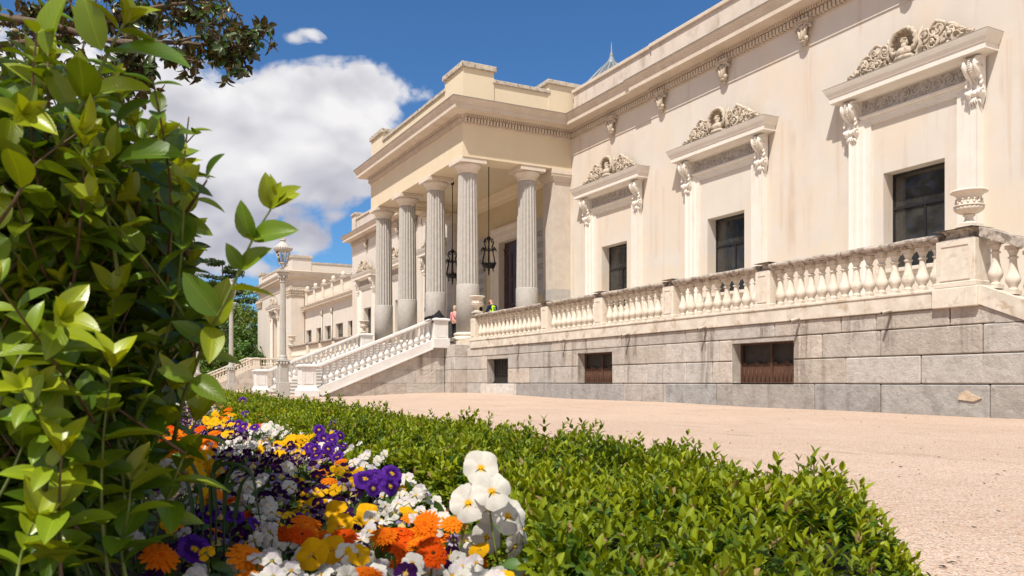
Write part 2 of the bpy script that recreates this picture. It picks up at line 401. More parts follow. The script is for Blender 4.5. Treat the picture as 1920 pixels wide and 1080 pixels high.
M['railtop'] = stone('lichen_stone_rail', (.36, .31, .26), (.50, .43, .36), 7., .95, .6, 60., blotch=(.15, .12, .10), bamt=.85, blo=.45, bhi=.6, bsc=8.)
M['balust'] = stone('old_limestone', (.60, .525, .43), (.67, .60, .51), 5., .85, .15, 60., blotch=(.42, .34, .26), bamt=.6, blo=.53, bhi=.68, bsc=6., streak=(.38, .30, .22), samt=.45, sscale=(9., 9., 1.))
M['basec'] = stone('patched_limestone', (.52, .455, .375), (.66, .59, .50), 3., .9, .35, 40., blotch=(.40, .29, .19), bamt=.75, blo=.53, bhi=.66, bsc=2.6, streak=(.28, .235, .19), samt=.6, sscale=(2., 2., .8))
GR = dict(scale=3., rough=.88, bump=.9, bscale=45., blotch=(.29, .255, .22), bamt=.5, blo=.5, bhi=.66, bsc=2.6, streak=(.17, .135, .11), samt=.7, sscale=(2.6, 2.6, .12), speck=(.11, .095, .085), spsc=75., bdist=.02)
DRIP = [(onX(p, TX_), w, 2.12, z) for TX_ in (15.,) for p, w, z in ((971, .16, .7), (1057, .15, 1.1), (1177, .17, .4), (1190, .10, 1.2), (1321, .20, .35), (1335, .1, .9), (1499, .17, .3), (1512, .12, 1.0), (1668, .14, 1.2), (1030, .12, .3), (1430, .2, .9), (1600, .3, 1.5))]
M['granite'] = stone('granite_ashlar', (.43, .385, .34), (.53, .48, .43), attr=True, drips=DRIP, **GR); M['granitep'] = stone('granite_plain', (.38, .335, .29), (.47, .42, .37), **GR)
M['granite2'] = stone('granite_column', (.37, .345, .315), (.43, .40, .365), 6., .8, .2, 80., blotch=(.34, .32, .295), bamt=.5, blo=.6, bhi=.7, bsc=2., speck=(.25, .235, .22), spsc=120., streak=(.30, .27, .24), samt=.5, sscale=(6, 6, .3))
M['whitestone'] = stone('white_marble', (.645, .615, .585), (.70, .68, .655), 3., .6, .06, 30., blotch=(.49, .455, .42), bamt=.45, blo=.55, bhi=.7, bsc=2.5)
M['jamb'] = stone('window_moulding', (.67, .61, .54), (.71, .655, .585), 2.5, .8, .05, 40., streak=(.50, .42, .33), samt=.35, sscale=(5., 5., .5))
M['anta'] = stone('pilaster_stone', (.50, .43, .365), (.56, .49, .42), 3., .85, .1, 50., blotch=(.42, .36, .31), bamt=.5)
M['step'] = stone('step_stone', (.52, .48, .43), (.62, .58, .53), 4., .85, .15, 50., blotch=(.36, .32, .28), bamt=.4)
M['floor'] = stone('terrace_paving', (.52, .46, .39), (.60, .54, .46), 2., .85, .1, 30.)
M['slate'] = stone('slate_roof', (.085, .105, .125), (.13, .15, .17), 3., .7, .1, 20.)
M['lead'] = plain('lead_sheet', (.20, .22, .235), .6, .2)
M['roof'] = stone('roof_grey', (.25, .23, .21), (.32, .30, .27), 1., .9, .1, 20.)
M['darkmetal'] = plain('dark_metal_frame', (.025, .022, .022), .4, .3)
M['iron'] = plain('wrought_iron', (.018, .016, .015), .45, .6)
M['rust'] = stone('rusty_sheet', (.075, .036, .022), (.11, .055, .034), 5., .7, .2, 40., blotch=(.035, .02, .014), bamt=.6)
M['void'] = plain('dark_room', (.045, .038, .032), .9)
M['curtain'] = plain('inner_reveal', (.66, .57, .43), .8)
M['wood'] = plain('mahogany_door', (.045, .014, .008), .35, 0, .5, .3, 14.)
M['plaque'] = plain('grey_marble_plaque', (.36, .325, .285), .4, 0, .5, .08)
M['ink'] = plain('engraved_letters', (.10, .085, .075), .7)
M['lamppaint'] = stone('lamp_post_paint', (.38, .355, .315), (.43, .405, .365), 5., .5, .05, 40., streak=(.38, .34, .29), samt=.4)
M['lampwhite'] = plain('lamp_cap_paint', (.44, .42, .38), .5, 0, .4, .08)
M['pipe'] = plain('zinc_pipe', (.42, .37, .31), .55, .2)
M['skin'] = plain('skin', (.50, .27, .18), .55, 0, .4, .06, 20.)
M['pink'] = plain('pink_knit', (.75, .30, .28), .85, 0, .2, .12, 30.)
M['black'] = plain('black_cloth', (.012, .012, .013), .85, 0, .2, .2, 12.)
M['navy'] = plain('navy_cloth', (.012, .018, .05), .8, 0, .2, .15, 14.)
M['hivis'] = plain('hi_vis_fabric', (.42, .85, .01), .7, 0, .3, .1, 14.)
M['hair'] = plain('blond_hair', (.45, .33, .20), .6, 0, .4, .3, 40.)
M['soil'] = stone('garden_soil', (.055, .038, .025), (.10, .07, .045), 14., .95, .8, 40.)
M['twig'] = plain('twig_bark', (.10, .065, .04), .8, 0, .2, .35, 40.)
M['stemgreen'] = plain('green_stem', (.12, .15, .025), .5, 0, .4, .2, 30.)
M['stemred'] = plain('young_reddish_stem', (.11, .06, .028), .5, 0, .4, .3, 30.)
M['bark'] = stone('tree_bark', (.085, .06, .04), (.14, .105, .075), 6., .95, .6, 20.)
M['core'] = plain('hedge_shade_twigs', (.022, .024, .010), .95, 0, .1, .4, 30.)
# glass: mostly clear, with a real reflection
def glassmat(name, tint=(.75, .78, .78), dust=False):
    m, nt, b, out = newmat(name)
    g = nt.nodes.new('ShaderNodeBsdfGlossy'); g.inputs['Roughness'].default_value = .02
    t = nt.nodes.new('ShaderNodeBsdfTransparent'); t.inputs[0].default_value = (*tint, 1)
    fr = nt.nodes.new('ShaderNodeFresnel'); fr.inputs[0].default_value = 1.5
    mx = nt.nodes.new('ShaderNodeMixShader'); lk(nt, fr.outputs[0], mx.inputs[0]); lk(nt, t.outputs[0], mx.inputs[1]); lk(nt, g.outputs[0], mx.inputs[2])
    if dust:
        df = nt.nodes.new('ShaderNodeBsdfDiffuse'); P = nt.nodes.new('ShaderNodeNewGeometry').outputs['Position']; df.inputs[0].default_value = (.60, .57, .53, 1)
        m2 = nt.nodes.new('ShaderNodeMixShader'); lk(nt, math_(nt, 'MULTIPLY_ADD', ss(nt, noise(nt, P, 1.4, 6., .65), .35, .75), .06, .035), m2.inputs[0]); lk(nt, mx.outputs[0], m2.inputs[1]); lk(nt, df.outputs[0], m2.inputs[2]); mx = m2
    lk(nt, mx.outputs[0], out.inputs[0]); return m
M['glass'] = glassmat('window_glass', (.82, .82, .79), dust=True); M['lampglass'] = glassmat('lamp_glass', (.9, .92, .93))
# gravel
def gravel():
    m, nt, b, out = newmat('pink_gravel')
    P = nt.nodes.new('ShaderNodeNewGeometry').outputs['Position']
    c = mixc(nt, ss(nt, noise(nt, P, .35, 6., .6), .35, .65), (.60, .425, .31), (.66, .48, .36))
    vo = nt.nodes.new('ShaderNodeTexVoronoi'); vo.inputs['Scale'].default_value = 95.; lk(nt, P, vo.inputs['Vector'])
    hs = nt.nodes.new('ShaderNodeSeparateColor'); lk(nt, vo.outputs['Color'], hs.inputs[0])
    c = mixc(nt, ss(nt, hs.outputs[0], .72, .98), c, (.70, .60, .52)); c = mixc(nt, math_(nt, 'MULTIPLY', ss(nt, hs.outputs[1], .78, .95), .75), c, (.27, .18, .13))
    c = mixc(nt, math_(nt, 'MULTIPLY', ss(nt, noise(nt, vscale(nt, P, (1., 2.2, 1.)), 9., 4., .7), .60, .70), .35), c, (.34, .23, .16))
    c = mixc(nt, math_(nt, 'MULTIPLY', ss(nt, noise(nt, P, 1.7, 7., .7, .6), .54, .70), .42), c, (.66, .54, .44))
    c = mixc(nt, math_(nt, 'MULTIPLY', ss(nt, noise(nt, vscale(nt, P, (1., .35, 1.)), 2.2, 5., .6, .5), .54, .70), .36), c, (.36, .25, .18))
    lk(nt, c, b.inputs['Base Color']); b.inputs['Roughness'].default_value = .95; b.inputs['Specular IOR Level'].default_value = .15
    bn = nt.nodes.new('ShaderNodeBump'); bn.inputs['Strength'].default_value = .9; bn.inputs['Distance'].default_value = .012
    h = math_(nt, 'ADD', math_(nt, 'MULTIPLY', vo.outputs['Distance'], -1.4), math_(nt, 'ADD', math_(nt, 'MULTIPLY', noise(nt, P, 14., 5., .6), 1.3), math_(nt, 'MULTIPLY', noise(nt, P, 3., 3., .5), 2.)))
    lk(nt, h, bn.inputs['Height']); lk(nt, bn.outputs[0], b.inputs['Normal']); return m
M['gravel'] = gravel()
M['privet'] = leafmat('privet_leaf', .22, .33, (1.7, 1.6, .2), .8, True, .42)
M['boxleaf'] = leafmat('box_leaf', .36, .45, (1.6, 1.45, .2), .85, True, .25)
M['bedleaf'] = leafmat('bedding_leaf', .3, .45, (1.3, 1.35, .4), .85)
M['magnolia'] = leafmat('magnolia_leaf', .12, .35, (1.4, 1.2, .4), .8, False, .5, twarm=(.09, .055, .02))
M['treeleaf'] = leafmat('tree_leaf', .3, .5, (1.3, 1.3, .4), .9)
M['petal'] = leafmat('flower_petal', .34, .75, (1.05, 1.0, 1.0), .9, False, .08)
# ================================================================== ground
def ground():
    xs = sorted(set([-900, -400, -150, -80] + list(range(-40, 61, 4)) + [-2, 2, 6, 10, 14, 90, 150, 400, 900] + [i*1. for i in range(-6, 19)]))
    ys = sorted(set([-600, -200, -60, -20] + list(range(-8, 121, 3)) + [150, 220, 400, 1500]))
    b = MB(); v = [(x, y, gz(x, y)) for y in ys for x in xs]; n = len(xs)
    b.add(v, [(j*n+i, j*n+i+1, (j+1)*n+i+1, (j+1)*n+i) for j in range(len(ys)-1) for i in range(n-1)], 0, True)
    o = b.build('gravel_ground', M['gravel']); tag(o, None, None, None, 'structure')
ground()
# ================================================================== the palace
XW, XP, XF = 20.8, 20.74, 15.15
PY0, PY1, PC = 34.0, 47.15, 40.575
BY0, BY1 = 11.5, 69.65
WINS = [15.65, 23.3, 30.47, 2*PC-30.47, 2*PC-23.3, 2*PC-15.65]
ZF = 2.7
palace = thing('palace', 'cream neoclassical palace with a columned portico and carved window hoods', 'palace', (XW, PC, 0))
def wall_sheet(b, X, y0, y1, z0, z1, ops, depth, m=0, mr=0):
    ys = sorted({y0, y1, *[v for o in ops for v in o[:2]]}); zs = sorted({z0, z1, *[v for o in ops for v in o[2:4]]})
    for i in range(len(ys)-1):
        for k in range(len(zs)-1):
            yc, zc = (ys[i]+ys[i+1])/2, (zs[k]+zs[k+1])/2
            if any(o[0] < yc < o[1] and o[2] < zc < o[3] for o in ops): continue
            b.quad((X, ys[i], zs[k]), (X, ys[i+1], zs[k]), (X, ys[i+1], zs[k+1]), (X, ys[i], zs[k+1]), m)
    for o in ops:
        a, c, d, e = o[:4]; x2 = X + depth
        b.quad((X, a, d), (x2, a, d), (x2, a, e), (X, a, e), mr); b.quad((X, c, d), (x2, c, d), (x2, c, e), (X, c, e), mr)
        b.quad((X, a, e), (X, c, e), (x2, c, e), (x2, a, e), mr); b.quad((X, a, d), (X, c, d), (x2, c, d), (x2, a, d), mr)
wb = MB()
def wops(lo, hi): return [(y-.97, y+.97, 3.95, 6.76) for y in WINS if lo < y < hi]
wall_sheet(wb, XP, BY0, 27.7, 2.0, 12.3, wops(BY0, 27.7), .45)
wall_sheet(wb, XW, 27.7, PY0+.1, 2.0, 12.3, wops(27.7, 34), .45)
DY0, DY1, DZ = 39.45, 41.7, 8.45
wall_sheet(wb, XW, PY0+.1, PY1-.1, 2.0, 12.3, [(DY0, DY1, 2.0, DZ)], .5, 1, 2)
wall_sheet(wb, XW, PY1-.1, 2*PC-27.7, 2.0, 12.3, wops(47, 53.5), .45)
wall_sheet(wb, XP, 2*PC-27.7, BY1, 2.0, 12.3, wops(53.5, BY1), .45)
for y in (27.7, 2*PC-27.7): wb.quad((XP, y, 2), (XW, y, 2), (XW, y, 12.3), (XP, y, 12.3))
wb.quad((XP, BY0, 0), (46, BY0, 0), (46, BY0, 13.1), (XP, BY0, 13.1)); wb.quad((XP, BY1, -1), (46, BY1, -1), (46, BY1, 13.1), (XP, BY1, 13.1))
wb.quad((46, BY0, -1), (46, BY1, -1), (46, BY1, 13.1), (46, BY0, 13.1))
wb.build('facade_wall', [M['plaster'], M['plaster2_shaded'], M['trim']], palace, recalc=False)
rb = MB(); rb.box(21.2, BY0+.2, 13.0, 45.8, BY1-.2, 13.12); rb.box(XF+.3, PY0+.3, 12.9, 21.3, PY1-.3, 13.06)
# low hipped main roof and ribbed slate dome
rf = rb.build('flat_roof', M['roof'], palace)
db = MB(); DX, DYc = 31.0, 45.7
prof = [(3.6, 13.), (3.6, 17.0), (3.8, 17.2), (3.7, 17.5), (3.2, 18.2), (2.5, 19.2), (1.7, 20.15), (.95, 20.95), (.36, 21.5)]
db.lathe(prof, DX, DYc, 0, 16, 0, False)
for k in range(16):
    a = 2*PI*k/16
    db.tube([(DX + r*math.cos(a), DYc + r*math.sin(a), z) for r, z in prof[3:]], .09, 5, 1)
db.lathe([(.40, 21.45), (.40, 21.6), (.22, 21.8), (.12, 22.1), (.14, 22.2), (.05, 22.3), (.015, 23.0)], DX, DYc, 0, 10, 1)
db.build('slate_dome', [M['slate'], M['lead']], palace)
# cornice round the block and the portico
CP = [(40, BY0), (XP, BY0), (XP, 27.7), (XW, 27.7), (XW, PY0), (XF, PY0), (XF, PY1), (XW, PY1), (XW, 2*PC-27.7), (XP, 2*PC-27.7), (XP, BY1), (40, BY1)]
cb = MB()
cb.sweep(CP, [(0, 12.17), (.05, 12.19), (.05, 12.25), (.035, 12.27), (.035, 12.46), (.10, 12.47), (.10, 12.57), (.23, 12.60), (.64, 12.66), (.64, 12.655), (.655, 12.655), (.655, 12.83), (.68, 12.85), (.68, 12.88), (.70, 12.9), (.73, 12.98), (.79, 13.05), (.80, 13.11), (.78, 13.13), (.0, 13.2)])
cb.build('cornice', M['cornice'], palace)
lb = MB(); lb.sweep(CP, [(.0, 13.205), (.80, 13.135), (.825, 13.128), (.825, 13.116), (.80, 13.112)]); lb.build('lead_flashing', M['roof'], palace)
tb = MB()
def dent(p0, p1, o0, o1, z0, z1, w, pitch, trim0=0, trim1=0):
    p0, p1 = Vector(p0), Vector(p1); d = (p1-p0); L = d.length; d.normalize(); nn = Vector((-d.y, d.x))
    s0, s1 = -trim0, L + trim1; n = int((s1-s0)/pitch)
    for i in range(n):
        s = s0 + (i+.5)*(s1-s0)/n
        a = p0 + d*(s-w/2) + nn*o0; c = p0 + d*(s+w/2) + nn*o1
        tb.box(a.x, a.y, z0, c.x, c.y, z1)
for i in range(1, len(CP)-2):
    if (Vector(CP[i])-Vector(CP[i+1])).length < .5: continue
    dent(CP[i], CP[i+1], .03, .17, 12.26, 12.45, .09, .155); dent(CP[i], CP[i+1], .095, .22, 12.49, 12.585, .06, .10)
tb.build('dentil_course', M['cornice'], palace)
for (a, c) in (((XP, BY0), (XP, 27.7)), ((XW, 27.7), (XW, PY0)), ((XW, PY1), (XW, 2*PC-27.7)), ((XP, 2*PC-27.7), (XP, BY1))):
    fb = MB(); fb.sweep([a, c], [(0, 11.43), (.03, 11.43), (.035, 11.445), (.03, 11.46), (.03, 12.18)]); fb.build('frieze_band', M['plaster'], palace)
# frieze consoles (acanthus corbels under the cornice)
kb = MB()
kb.cbox(-.2, -.27, .72, 0, .27, .80, .01); kb.cbox(-.17, -.24, .65, 0, .24, .725, .01)
for s in (-1, 1):
    pts = []
    for i in range(22):
        t = i/21; a = -.4 + t*4.6; r = .13*(1-t*.75)
        pts.append((-.11 - .03*t, s*(.17 + r*math.cos(a)*1.0 - .04), .55 + r*math.sin(a)))
    kb.tube(pts, [.045 - .02*i/21 for i in range(22)], 6)
    kb.tube([(-.07, s*.03, .08), (-.12, s*.07, .25), (-.13, s*.10, .42), (-.12, s*.2, .6)], [.035, .055, .05, .03], 6)
    kb.ball((-.09, s*.10, .20), (.06, .06, .09), 8, 5)
kb.ball((-.08, 0, .36), (.10, .08, .28), 10, 7); kb.ball((-.08, 0, .12), (.07, .13, .06), 8, 5); kb.ball((-.06, 0, .04), (.05, .05, .07), 8, 5); kb.ball((-.12, 0, .55), (.07, .07, .1), 8, 5)
kb.box(-.03, -.12, .05, 0, .12, .7)
kb.v = [(x*1.45, y*1.18, z) for x, y, z in kb.v]; k0 = kb.build('frieze_console', M['relief'], None, local=True); k0.parent = palace
fc = [onX(1145, 20.6), onX(1240, 20.6), onX(1355, 20.55), onX(1503, 20.5)]; fc.append(2*fc[3]-fc[2])
allc = fc + [2*PC - y for y in fc] + [2*PC - 2*fc[3] + fc[2] - 0.0]
first = True
for y in sorted(set(round(v, 2) for v in allc)):
    o = k0 if first else k0.copy()
    if not first: COL.objects.link(o); o.parent = palace
    first = False
    o.location = ((XW if 27.7 < y < 2*PC-27.7 else XP) - XW - .03, y - PC, 11.465)
# parapets
pb = MB(); qb = MB()
def par(x0, y0, x1, y1, z1, ov=.10, cz=.19, z0=13.1, cm=0):
    pb.box(x0, y0, z0, x1, y1, z1-cz)
    qb.cbox(min(x0, x1)-ov, min(y0, y1)-ov, z1-cz, max(x0, x1)+ov, max(y0, y1)+ov, z1, .02, cm)
for a_ in ((XP+.003, BY0, 21.15, 27.7, 14.5, .09, .16, 13.1, 1), (XW+.003, 27.7, 21.15, PY0-.18, 14.5, .09, .16, 13.1, 1), (XW+.003, PY1+.18, 21.15, 2*PC-27.7, 14.5, .09, .16, 13.1, 1), (XP+.003, 2*PC-27.7, 21.15, BY1-1.2, 14.5, .09, .16, 13.1, 1), (XP-.05, BY1-1.1, 21.9, BY1-.02, 15.0, .1, .2, 13.1)):
    pb = MB(); par(*a_); pb.build('parapet', M['parapet'], palace)
pb = MB()
par(XF+.02, PY0+.02, XF+1.55, PY0+2.1, 14.96, .1, .24); par(XF+.02, PY1-2.1, XF+1.55, PY1-.02, 14.96, .1, .24)
par(XF+.06, PY0+2.1, XF+.5, PY1-2.1, 14.40, .08, .17)
par(XF+1.55, PY0+.06, 19.55, PY0+.5, 14.40, .08, .17); par(19.55, PY0+.02, 21.3, PY0+1.2, 14.88, .1, .2)
par(XF+1.55, PY1-.5, 19.55, PY1-.06, 14.40, .08, .17); par(19.55, PY1-1.2, 21.3, PY1-.02, 14.88, .1, .2)
pb.build('portico_parapet', M['plaster2'], palace); qb.build('parapet_coping', [M['coping'], M['cornice']], palace)
# portico entablature: beams, ceiling
eb = MB(); ZA = 10.74; BWd = 1.15
eb.box(XF, PY0, ZA, XF+BWd, PY1, 12.9); eb.box(XF+BWd, PY0, ZA, XW+.1, PY0+BWd, 12.9); eb.box(XF+BWd, PY1-BWd, ZA, XW+.1, PY1, 12.9)
eb.build('portico_entablature', M['plaster2'], palace)
ib = MB(); ib.box(XF+BWd, PY0+BWd, 11.25, XW+.1, PY1-BWd, 11.4)
ib.sweep([(XW, PY0+BWd), (XF+BWd, PY0+BWd), (XF+BWd, PY1-BWd), (XW, PY1-BWd)][::-1], [(0, 10.86), (.05, 10.88), (.07, 10.98), (.16, 11.06), (.20, 11.18), (.2, 11.25)])
ib.sweep([(XW, PY0+BWd), (XW, PY1-BWd)], [(0, 10.55), (.03, 10.57), (.05, 10.75), (.14, 10.86), (.2, 11.05), (.26, 11.15), (.26, 11.25)])
ib.build('portico_ceiling', M['plaster2'], palace)
# columns
XC = XF + .55
def column():
    b = MB()
    b.lathe([(.525, 2.95), (.52, 5.1), (.505, 5.13)], 0, 0, 0, 40, 0)
    n = 9; b.lathe([(.497 - .068*(i/n)**1.4, 5.13 + (10.16-5.13)*i/n) for i in range(n+1)], 0, 0, 0, 100, 0, False, 20, .11)
    c = b.build('column', M['granite2'], None, local=True)
    k = MB(); k.lathe([(.44, 10.14), (.455, 10.2), (.45, 10.25), (.47, 10.26), (.475, 10.30), (.53, 10.36), (.60, 10.43), (.625, 10.49), (.60, 10.53)], 0, 0, 0, 36)
    k.cbox(-.66, -.66, 10.53, .66, .66, 10.737, .012); k.build('capital', M['trim'], c, local=True)
    k = MB(); k.cbox(-.72, -.72, 2.36, .72, .72, 2.55, .015)
    k.lathe([(.66, 2.55), (.715, 2.6), (.73, 2.66), (.70, 2.73), (.62, 2.755), (.59, 2.79), (.62, 2.815), (.645, 2.86), (.63, 2.91), (.56, 2.94), (.53, 2.96)], 0, 0, 0, 36); k.build('column_base', M['balust'], c, local=True)
    return c
c0 = column()
for i, (x, y) in enumerate(((XC, PY0+.69), (XC, 38.5), (XC, 42.55), (XC, PY1-.69), (18.75, PY0+.69), (18.75, PY1-.69))):
    c = c0 if i == 0 else copy_tree(c0)
    c.parent = palace; c.location = (x - XW, y - PC, 0); c.rotation_euler.z = (0, 0, .0, 0, 0, 0)[i]
for s, y in ((1, PY0), (-1, PY1)):
    b = MB(); x0 = XW - .92
    b.box(x0, y + s*.12, 2.4, XW+.05, y + s*1.2, 5.12, 1); b.box(x0+.02, y + s*.14, 5.12, XW+.05, y + s*1.18, 10.25)
    o = b.build('wall_pilaster', [M['anta'], M['granite2']], palace)
    b = MB()
    for e, z0, z1 in ((.0, 10.2, 10.27), (.04, 10.27, 10.33), (.08, 10.33, 10.42), (.13, 10.42, 10.53), (.16, 10.53, 10.738)):
        b.box(x0 - e, y + s*(.12) - s*e, z0, XW+.04, y + s*(1.2) + s*e, z1)
    b.build('pilaster_capital', M['trim'], o)
# wall windows
def window(w=.97, z0=3.95, z1=6.76, tr=5.75, mull=-.09, name='window'):
    b = MB(); f = .055; x0, x1 = .40, .46
    b.box(x0, -w, z0, x1, -w+f, z1); b.box(x0, w-f, z0, x1, w, z1); b.box(x0, -w+f, z1-f, x1, w-f, z1); b.box(x0, -w+f, z0, x1, w-f, z0+f)
    b.box(x0-.015, -w+f, tr-.035, x1, w-f, tr+.035); b.box(x0-.01, mull-.03, z0+f, x1, mull+.03, tr-.035)
    o = b.build(name, M['darkmetal'], None, local=True)
    b = MB(); b.quad((.43, w, z0), (.43, -w, z0), (.43, -w, z1), (.43, w, z1)); b.build('glass_pane', M['glass'], o, local=True, recalc=False)
    b = MB(); x2 = .98
    for s in (-w-.02, w+.02): b.quad((.47, s, z0), (x2, s, z0), (x2, s, z1), (.47, s, z1))
    b.quad((.47, -w, z1), (.47, w, z1), (x2, w, z1), (x2, -w, z1)); b.quad((.47, -w, z0), (.47, w, z0), (x2, w, z0), (x2, -w, z0))
    b.quad((x2, -w-3, z0-1.5), (x2, w+3, z0-1.5), (x2, w+3, z0), (x2, -w-3, z0)); b.build('window_recess', M['curtain'], o, local=True, recalc=False)
    b = MB(); b.quad((3.2, -w-3, z0-3), (3.2, w+3, z0-3), (3.2, w+3, z1+2), (3.2, -w-3, z1+2))
    for s in (-w-3, w+3): b.quad((x2, s, z0-3), (3.2, s, z0-3), (3.2, s, z1+2), (x2, s, z1+2))
    for a, c in ((-w-3, -w-.02), (w+.02, w+3)): b.quad((x2+.01, a, z0-3), (x2+.01, c, z0-3), (x2+.01, c, z1+2), (x2+.01, a, z1+2))
    b.quad((x2+.01, -w-.02, z1), (x2+.01, w+.02, z1), (x2+.01, w+.02, z1+2), (x2+.01, -w-.02, z1+2))
    b.quad((x2, -w-3, z1+2), (x2, w+3, z1+2), (3.2, w+3, z1+2), (3.2, -w-3, z1+2)); b.quad((x2, -w-3, z0-3), (x2, w+3, z0-3), (3.2, w+3, z0-3), (3.2, -w-3, z0-3))
    b.build('dark_interior', M['void'], o, local=True, recalc=False)
    b = MB(); b.cbox(-.16, -w-.14, z0-.11, .42, w+.14, z0-.003, .012); b.cbox(-.07, -w-.08, z0-.2, -.002, w+.08, z0-.11, .008); b.build('window_sill', M['trim'], o, local=True)
    return o
def spiral(cx, cz, r0, r1, a0, turns, n=26, lift=.0, o=.1):
    pts = []
    for i in range(n):
        t = i/(n-1); a = a0 + turns*2*PI*t; r = r0 + (r1-r0)*t**.8
        pts.append((-(o + lift*t), cx + r*math.cos(a), cz + r*math.sin(a)))
    return pts
def crest():
    b = MB(); rnd = random.Random(5)
    # shell niche
    cz, r = .50, .40
    sh = []
    for i in range(25):
        a = -PI*.22 + (PI*1.44)*i/24; rr = r*(1 + .05*math.cos(i*PI))
        sh.append((-.22, rr*math.cos(a), cz + rr*math.sin(a)))
    b.tube(sh, [.055 + .018*(i % 2) for i in range(25)], 6)
    V = [(-.02, 0, cz)]; F = []
    for k, (rr, xx) in enumerate(((.14, -.02), (.28, -.06), (.36, -.14), (.40, -.22))):
        for i in range(24):
            a = 2*PI*i/24; q = rr*(1 + .03*math.cos(a*12)); V.append((xx - .012*math.cos(a*12), q*math.cos(a), cz + q*math.sin(a)))
    for i in range(24): F.append((0, 1+i, 1+(i+1) % 24))
    for k in range(3):
        for i in range(24): F.append((1+k*24+i, 1+(k+1)*24+i, 1+(k+1)*24+(i+1) % 24, 1+k*24+(i+1) % 24))
    b.add(V, F, 0, True)
    # bust
    b.ball((-.20, .01, cz+.06), (.085, .075, .105), 12, 9); b.ball((-.275, .02, cz+.04), (.025, .02, .03), 8, 5); b.ball((-.19, 0, cz+.13), (.09, .09, .05), 10, 6)
    for s in (-1, 1): b.ball((-.16, s*.075, cz+.04), (.05, .035, .09), 8, 5)
    b.tube([(-.2, 0, cz+.02), (-.2, 0, cz-.14)], [.062, .085], 8); b.ball((-.18, 0, cz-.24), (.15, .27, .17), 12, 8)
    b.ball((-.20, 0, cz-.40), (.14, .34, .10), 10, 6)
    for s in (-1, 1):
        def S(*a, rad=.06, **k):
            p = spiral(*a, **k); n = len(p)
            p = [(x, s*y, z) for x, y, z in p]
            b.tube(p, [.84*rad*(1 - .5*i/(n-1)) for i in range(n)], 6)
        S(.62, .50, .20, .04, -1.9, 1.5, rad=.055, o=.16, lift=.06); S(.86, .22, .21, .05, 2.6, -1.45, rad=.06, o=.14, lift=.08)
        S(1.02, .52, .17, .04, -2.6, 1.35, rad=.05, o=.13, lift=.05); S(1.38, .28, .20, .05, .2, 1.5, rad=.06, o=.13, lift=.08)
        S(1.66, .14, .12, .03, 2.8, -1.3, rad=.045, o=.11, lift=.05); S(1.22, .10, .10, .03, 1.2, -1.2, rad=.04, o=.12)
        for (y, z) in ((.86, .22), (1.38, .28), (.62, .50)):
            b.ball((-.20, s*y, z), (.05, .055, .055), 8, 5)
            for q in range(6):
                a = q*PI/3; b.ball((-.17, s*(y + .075*math.cos(a)), z + .075*math.sin(a)), (.04, .032, .032), 6, 4)
        # acanthus leaves and stalks
        b.tube([(-.12, s*.42, .06), (-.18, s*.52, .3), (-.17, s*.46, .55), (-.15, s*.55, .78)], [.07, .075, .06, .03], 6)
        b.tube([(-.1, s*.45, .05), (-.15, s*.8, .04), (-.13, s*1.2, .06), (-.1, s*1.75, .04), (-.08, s*1.95, .05)], [.06, .055, .055, .04, .02], 6)
        b.tube([(-.1, s*.7, .6), (-.15, s*.95, .74), (-.13, s*1.15, .62), (-.12, s*1.3, .48)], [.03, .05, .05, .03], 6)
        b.tube([(-.1, s*1.1, .45), (-.14, s*1.25, .55), (-.13, s*1.42, .5), (-.1, s*1.62, .34), (-.1, s*1.8, .26)], [.03, .05, .045, .04, .02], 6)
        for _ in range(60):
            y = rnd.uniform(.42, 1.95); top = .80 - .42*(y-.4); z = rnd.uniform(.03, max(.08, top))
            ro = Matrix.Rotation(rnd.uniform(0, PI), 3, 'X') @ Matrix.Rotation(rnd.uniform(-.5, .5), 3, 'Y')
            b.ball((-.1 - rnd.random()*.07, s*y, z), (.07, .034, .10), 6, 4, 0, ro)
    for i in range(-4, 5): b.ball((-.2, i*.1, .05 + .012*(i % 2)), (.06, .06, .05), 8, 5)
    return b
